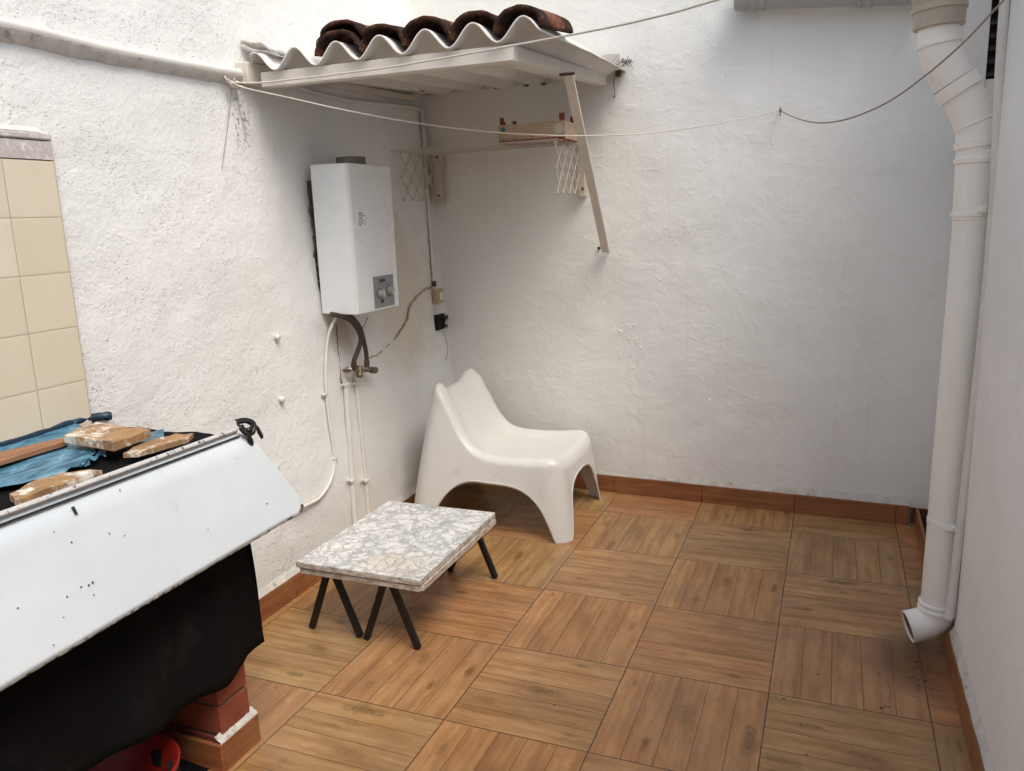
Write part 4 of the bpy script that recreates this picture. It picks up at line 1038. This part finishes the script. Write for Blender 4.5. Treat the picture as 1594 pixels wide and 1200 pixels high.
# black cloth: over the end and front of the counter
cl = thing("black_cloth", (-.92, -2.6, .3), "black cloth hanging over the end and front of the counter", "cloth")
def cloth_front(u, v):
    y = -3.7 + (3.7 - 2.020) * u; hem = .285 + .02 * math.sin(y * 9) + .035 * max(0, noise.noise(Vector((y * 5, 0, 0))))
    if y > -2.10: hem = hem * .6 + .30 * .4
    z = .905 + (hem - .905) * v
    x = -.905 + .012 * math.sin(y * 23 + 2 * v + 3 * noise.noise(Vector((y * 3, 0, 0)))) * v + .008 * noise.noise(Vector((y * 8, z * 4, 1))) - .03 * (1 - v) + .01 * v
    return (x, y, z)
MB().grid(cloth_front, 120, 26).build("front_drape", M['cloth'], cl, solid=.002)
def cloth_end(u, v):
    x = -1.44 + (-.905 + 1.44) * u; hem = .30 + .01 * math.sin(x * 7)
    z = .905 + (hem - .905) * v
    return (x - .02 * (1 - v) * u, -2.022 + .008 * math.sin(x * 25) * v + .006 * noise.noise(Vector((x * 9, z * 5, 2))), z)
MB().grid(cloth_end, 40, 24).build("end_drape", M['cloth'], cl, solid=.002)
def dark_interior(u, v):  # added black sheet standing in for the dark space under the counter
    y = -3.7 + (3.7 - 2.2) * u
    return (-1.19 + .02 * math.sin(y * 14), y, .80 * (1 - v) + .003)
MB().grid(dark_interior, 60, 12).build("interior_shade_sheet", M['cloth'], cl, solid=.002)
def dark_floor(u, v):  # black sheet painting the shaded floor under the counter
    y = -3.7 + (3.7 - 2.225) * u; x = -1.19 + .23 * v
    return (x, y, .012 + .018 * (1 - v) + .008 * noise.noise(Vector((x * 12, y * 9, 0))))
MB().grid(dark_floor, 60, 12).build("floor_shade_sheet", M['cloth'], cl, solid=.002)
# red basin with slots
rb = thing("red_plastic_basket", (-1.03, -2.44, .03), "red plastic basket with slotted rim under the counter", "basket")
MB().lathe((-1.03, -2.44, .034), (0, 0, 1), [(0, .10), (.10, .128), (.105, .140), (.118, .142), (.120, .138), (.11, .126), (.01, .095)], 40, cap=False).build("bowl", M['red'], rb)
mb = MB()
for k in (1, 3):
    a = 2 * math.pi * k / 18 + .5; d = Vector((math.cos(a), math.sin(a), 0)); t = Vector((-math.sin(a), math.cos(a), 0))
    mb.obox(Vector((-1.03, -2.44, .098)) + d * .1215, d, t, (0, 0, 1), (.030, .030, .05)).build('slot', M['black'], rb); mb = MB()

# things on the counter top
def slab_from(name, pts, z, th, mat, label, cat, group=None, rough=.004, sd=0):
    """irregular thin board: outline at height z, thickness th"""
    P = [HZ(*q, z) for q in pts]; out = []
    for i, p in enumerate(P):
        q = P[(i + 1) % len(P)]; n = max(2, int((q - p).length / .02))
        for k in range(n):
            w = p.lerp(q, k / n); out.append(w + Vector((noise.noise(w * 40 + Vector((sd, 0, 0))), noise.noise(w * 40 + Vector((0, sd, 5))), 0)) * rough)
    bm = bmesh.new(); c = sum(out, Vector()) / len(out)
    rings = []
    for f, dz in ((1, -th), (1, -.001), (.97, 0), (.75, 0), (.5, 0), (.25, 0)):
        rings.append([bm.verts.new(c + (w - c) * f + Vector((0, 0, dz + (rough * 1.2 * noise.noise((c + (w - c) * f) * 30 + Vector((sd, 0, 0))) if dz > -th * .5 else 0)))) for w in out])
    for a, b in zip(rings, rings[1:]):
        for i in range(len(out)): bm.faces.new((a[i], a[(i + 1) % len(out)], b[(i + 1) % len(out)], b[i]))
    bm.faces.new(rings[-1]); bm.faces.new(list(reversed(rings[0])))
    mb = MB(); mb.bm.free(); mb.bm = bm; o = mb.build(name, mat); return tag(o, label, cat, group)
def tf(u, v):
    y = -3.7 + (3.7 - 2.02) * v; x = -1.452 + (.525) * u
    return (x, y, .9105 + .008 * noise.noise(Vector((x * 9, y * 5, 2))) + .003 * noise.noise(Vector((x * 30, y * 14, 7))))
MB().grid(tf, 40, 110).build("top_drape", M['cloth'], cl, solid=.002)
def tarpf(u, v):
    y = -3.7 + (3.7 - 2.10) * v
    edge = -1.10 + .10 * noise.noise(Vector((y * 4, 1, 0))) + .035 * noise.noise(Vector((y * 19, 3, 0))) - .20 * max(0, (y + 2.35) / .25)
    x = -1.455 + (edge + 1.455) * u
    return (x, y, .924 + .006 * noise.noise(Vector((x * 9, y * 5, 2))) + .005 * noise.noise(Vector((x * 22, y * 8, 5))) + .014 * (1 - u) ** 6)
tp_ = thing("blue_tarp", (-1.3, -2.6, .92), "torn blue plastic sheet lying over the black cloth", "tarp")
MB().grid(tarpf, 30, 120).build("sheet", M['tarp'], tp_, solid=.0012)
c0 = HZ(212, 684, .935); mb = MB()
mb.grid(lambda u, v: HZ(205 + 50 * u, 692 - 12 * u - 12 * v, .926) + Vector((0, 0, .006 * noise.noise(Vector((u * 4, v * 4, 3))))), 10, 6).build("torn_scrap", M['tarp'], tp_, solid=.0012)
mb = MB().grid(lambda u, v: HZ(125 + 40 * u, 722 - 14 * u - (9 + 3 * math.sin(u * 9)) * v + 3 * math.sin(u * 14), .927), 14, 4).build("torn_scrap", M['tarp'], tp_, solid=.0012)
roll = smoothpath([(-1.440, y, .935 + .004 * math.sin(y * 17)) for y in (-3.7, -3.3, -2.9, -2.6, -2.4, -2.25, -2.12, -2.03)] + [(-1.42, -1.985, .93)], 8)
rl = MB().tube(roll, [.013 + .004 * noise.noise(Vector((i * .35, 0, 0))) for i in range(len(roll))], 10).build("rolled_plastic", M['navy']); tag(rl, "dark blue rolled plastic edge lying against the tiles", "plastic roll")
slab_from("brown_plank", [(-60, 735), (104, 686), (104, 679), (-60, 717)], .944, .012, M['plank'], "flat brown plank between the blue plastic and the tiles", "plank", rough=.001)
slab_from("weathered_board", [(98, 676), (150, 656), (234, 668), (176, 689)], .968, .022, M['osb'], "largest weathered board, lying squarely near the tiled wall", "board", "weathered boards on the counter", .004, 3)
slab_from("weathered_board", [(190, 706), (214, 690), (262, 678), (300, 674), (290, 683), (215, 704)], .940, .012, M['osb'], "flaking board by the far end of the metal sheet's top edge", "board", "weathered boards on the counter", .006, 9)
slab_from("weathered_board", [(14, 768), (60, 745), (110, 732), (158, 730), (110, 748), (24, 778)], .940, .016, M['osb'], "flaking board at the near end of the metal sheet's top edge", "board", "weathered boards on the counter", .006, 14)

# white metal sheet leaning over the counter front
TX, TZ = -.905, .925
BX, BZ = -.775, .590
nn = Vector((TZ - BZ, 0, BX - TX)).normalized()
def SP(px, py, off=0): 
    p = cast(px, py, (TX, 0, TZ), nn); return p + nn * off
ps = thing("white_sheet_metal", (-.85, -2.5, .6), "large scratched white sheet metal panel leaning on the counter", "metal panel")
tipT = SP(388, 684); tipR = SP(468, 778); bot = SP(440, 812); bl = SP(0, 1073); tl = SP(0, 806)
def ext_(a, b, y): t = (y - a.y) / (b.y - a.y); return a + (b - a) * t
top_a = SP(366, 673); 
bl2 = ext_(bot, bl, -3.5); tl2 = ext_(top_a, tl, -3.5)
outline = [tl2, top_a, tipT] + [tipT.lerp(tipR, t) for t in (.3, .6, .9)] + [SP(470, 786), SP(469, 793), SP(463, 799)] + [bot, bl, bl2]
# gridded panel: rows from top edge to bottom edge
def spanel(u, v):
    y = -3.5 + (tipR.y + 3.5) * u
    topp = ext_(top_a, tl, y) if y < top_a.y else (top_a.lerp(tipT, (y - top_a.y) / (tipT.y - top_a.y)) if y < tipT.y else tipT.lerp(tipR, min(1, (y - tipT.y) / (tipR.y - tipT.y))))
    yb = SP(463, 799).y
    botp = ext_(SP(463, 799), bl, y) if y < yb else SP(463, 799).lerp(tipR, min(1, (y - yb) / max(1e-4, tipR.y - yb)) ** 2)
    p = topp.lerp(botp, v)
    d = (TZ - p.z)                                   # folded crease just below the top edge
    k = min(1, max(0, d / .05)); fold = .010 * math.sin(math.pi * min(1, max(0, d / .10))) * (1 if d < .05 else 0) + (.010 * (1 - (d - .05) / .30) if d >= .05 and d < .35 else 0)
    return p + nn * (fold + .0015 * noise.noise(Vector((y * 3, p.z * 4, 0))))
us = 90
MB().grid(spanel, us, 30).build("panel", M['sheetmetal'], ps, solid=.004)
# chipped lower edge and aluminium trim on the upper edge
low = [ext_(SP(463, 799), bl, y) + nn * .001 for y in [(-3.5 + (SP(463, 799).y + 3.5) * k / 90) for k in range(91)]]
low += [SP(468, 793, .001), SP(469, 786, .001)]
MB().tube([p + Vector((0, 0, .0015 * noise.noise(p * 60))) for p in low], [.0035 + .0022 * abs(noise.noise(p * 45)) + (.003 * max(0, 1 - (SP(470, 790) - p).length / .12)) for p in low], 7).build("chipped_edge", M['edge_dirt'], ps)
tp1 = top_a + Vector((0, -.0, .004)); tp0 = ext_(top_a, tl, -3.5) + Vector((0, 0, .004))
dirv = (tp1 - tp0).normalized()
MB().bar(tp0 + nn * .004, tp1 + nn * .004, .012, .016, up=(nn + Vector((0, 0, .8)))).build("edge_trim", M['trim'], ps, bevel=.003)
MB().bar(tp0 + Vector((.013, 0, -.013)), tp1 + Vector((.013, 0, -.013)), .004, .006, up=nn).build("rubber_seal", M['rubber'], ps)
# holes and marks
mb = MB()
for q, r in (((203, 742), .004), ((181, 765), .003), ((255, 724), .002), ((412, 785), .0035), ((165, 832), .0025), ((189, 835), .002), ((106, 846), .003), ((78, 830), .002), ((122, 915), .003), ((134, 912), .0035), ((140, 908), .004), ((100, 930), .003), ((142, 927), .0025), ((95, 962), .002), ((23, 948), .003), ((80, 1005), .0025), ((363, 715), .002), ((320, 825), .002)):
    c = SP(*q, .012 if q[1] < 800 or q[0] < 300 else .008)
    c = SP(*q, 0); d = TZ - c.z; c = c + nn * (.0165 - .030 * max(0, d - .05)); r *= .55; MB().lathe(c - nn * .004, nn, [(0, r), (.0012, r), (.0014, r * .5)], 12).build('chip_mark', M['print'], ps)
mb = MB(); c = SP(110, 797, 0); d = TZ - c.z; c = c + nn * .013; up_ = (SP(113, 801) - SP(109, 793)).normalized()
mb.obox(c, up_, up_.cross(nn), nn, (.018, .0045, .005)).build("bent_tab", M['print'], ps)
# black strips knotted at the corner
ks = thing("black_strips", SP(385, 675), "black plastic strips knotted round the corner of the metal sheet", "strap")
def ribbon(pts, w, nm="strip"):
    P = smoothpath(pts, 6); mb = MB()
    vs = []
    for i, p in enumerate(P):
        t = (P[min(i + 1, len(P) - 1)] - P[max(i - 1, 0)]).normalized(); tw = (nn + Vector((0, .25 * math.sin(i * .35), .25 * math.cos(i * .3)))).normalized(); s = t.cross(tw).normalized() * w / 2
        vs.append((mb.bm.verts.new(p - s), mb.bm.verts.new(p + nn * .003), mb.bm.verts.new(p + s)))
    for a, b in zip(vs, vs[1:]):
        mb.bm.faces.new((a[0], a[1], b[1], b[0])); mb.bm.faces.new((a[1], a[2], b[2], b[1]))
    mb.build(nm, M['strap'], ks, solid=.0015)
def S2(px, py, o): return SP(px, py, o)
ribbon([S2(362, 659, .012), S2(374, 658, .020), S2(384, 664, .026), S2(384, 676, .022), S2(374, 678, .020), S2(366, 668, .02)], .016)
ribbon([S2(368, 664, .016), S2(376, 678, .022), S2(382, 688, .018), S2(388, 692, .014)], .017)
ribbon([S2(378, 660, .018), S2(390, 668, .022), S2(396, 675, .018), S2(403, 684, .014)], .013)
ribbon([S2(364, 662, .014), S2(372, 672, .02), S2(378, 672, .028), S2(386, 662, .022)], .012)

# ------------------------------------------------------------------ loose crumbs on the floor
mb = MB(); random.seed(21)
def crumb(px, py, s):
    c = HZ(px, py, 0.0); n = random.randint(4, 6); ph = random.random() * 6
    b = [mb.bm.verts.new(c + Vector((math.cos(ph + 6.28 * i / n) * s * random.uniform(.5, 1.3), math.sin(ph + 6.28 * i / n) * s * random.uniform(.4, 1), .0008))) for i in range(n)]
    t = mb.bm.verts.new(c + Vector((0, 0, s * .5)))
    for i in range(n): mb.bm.faces.new((b[i], b[(i + 1) % n], t))
for q in ((1220, 1088, 4), (1274, 1050, 3), (1284, 985, 3), (1245, 1021, 3), (1247, 1128, 2.5), (1232, 880, 2), (1013, 826, 2.5), (1041, 827, 2.5), (913, 904, 2.5), (1004, 881, 2.5), (863, 1098, 2.5), (1372, 1102, 5), (1378, 1099, 4), (1383, 1101, 4), (1318, 1036, 3), (1116, 1090, 2), (1290, 1112, 2), (1255, 1175, 3), (430, 1071, 3), (1207, 938, 2)):
    crumb(q[0], q[1], q[2] * .001 * 1.2)
for i in range(70):
    crumb(random.gauss(1432, 12), random.gauss(1035, 22), random.uniform(.0015, .0045))
for i in range(60):
    crumb(random.uniform(900, 1440), random.uniform(830, 1195), random.uniform(.0007, .0018))
db = mb.build("leaf_litter", M['debris_gap_shade']); tag(db, "dark leaf crumbs scattered below the drainpipe outlet", "litter", kind='stuff')

# ------------------------------------------------------------------ light
SUN = Vector((.52, -.34, 1.0)).normalized()
w = bpy.data.worlds.new("World"); sc.world = w; w.use_nodes = True; nt = w.node_tree
bg = nt.nodes['Background']; sky = nt.nodes.new('ShaderNodeTexSky'); sky.sky_type = 'NISHITA'; sky.sun_disc = False
el = math.asin(SUN.z); az = math.atan2(SUN.x, SUN.y)
sky.sun_elevation = el; sky.sun_rotation = az; sky.air_density = 1.0; sky.dust_density = 5.0; sky.ozone_density = .6
hs_ = nt.nodes.new('ShaderNodeHueSaturation'); hs_.inputs['Saturation'].default_value = .8; nt.links.new(sky.outputs[0], hs_.inputs['Color'])
tn = nt.nodes.new('ShaderNodeMix'); tn.data_type = 'RGBA'; tn.blend_type = 'MULTIPLY'; tn.inputs[0].default_value = 1; tn.inputs[7].default_value = (.965, .985, .965, 1)
nt.links.new(hs_.outputs[0], tn.inputs[6]); nt.links.new(tn.outputs[2], bg.inputs[0]); bg.inputs[1].default_value = .225
sl = bpy.data.lights.new("sun", 'SUN'); so = bpy.data.objects.new("sun", sl); col.objects.link(so)
sl.energy = 1.35; sl.angle = R(30); sl.color = (1.0, .985, .96)
so.rotation_euler = (-SUN).to_track_quat('-Z', 'Y').to_euler(); so.location = (3, -3, 6)
sc.view_settings.view_transform = 'Standard'; sc.view_settings.look = 'None'; sc.view_settings.exposure = 0; sc.view_settings.gamma = 1
sc.cycles.max_bounces = 8; sc.cycles.diffuse_bounces = 5; sc.cycles.caustics_reflective = False; sc.cycles.caustics_refractive = False
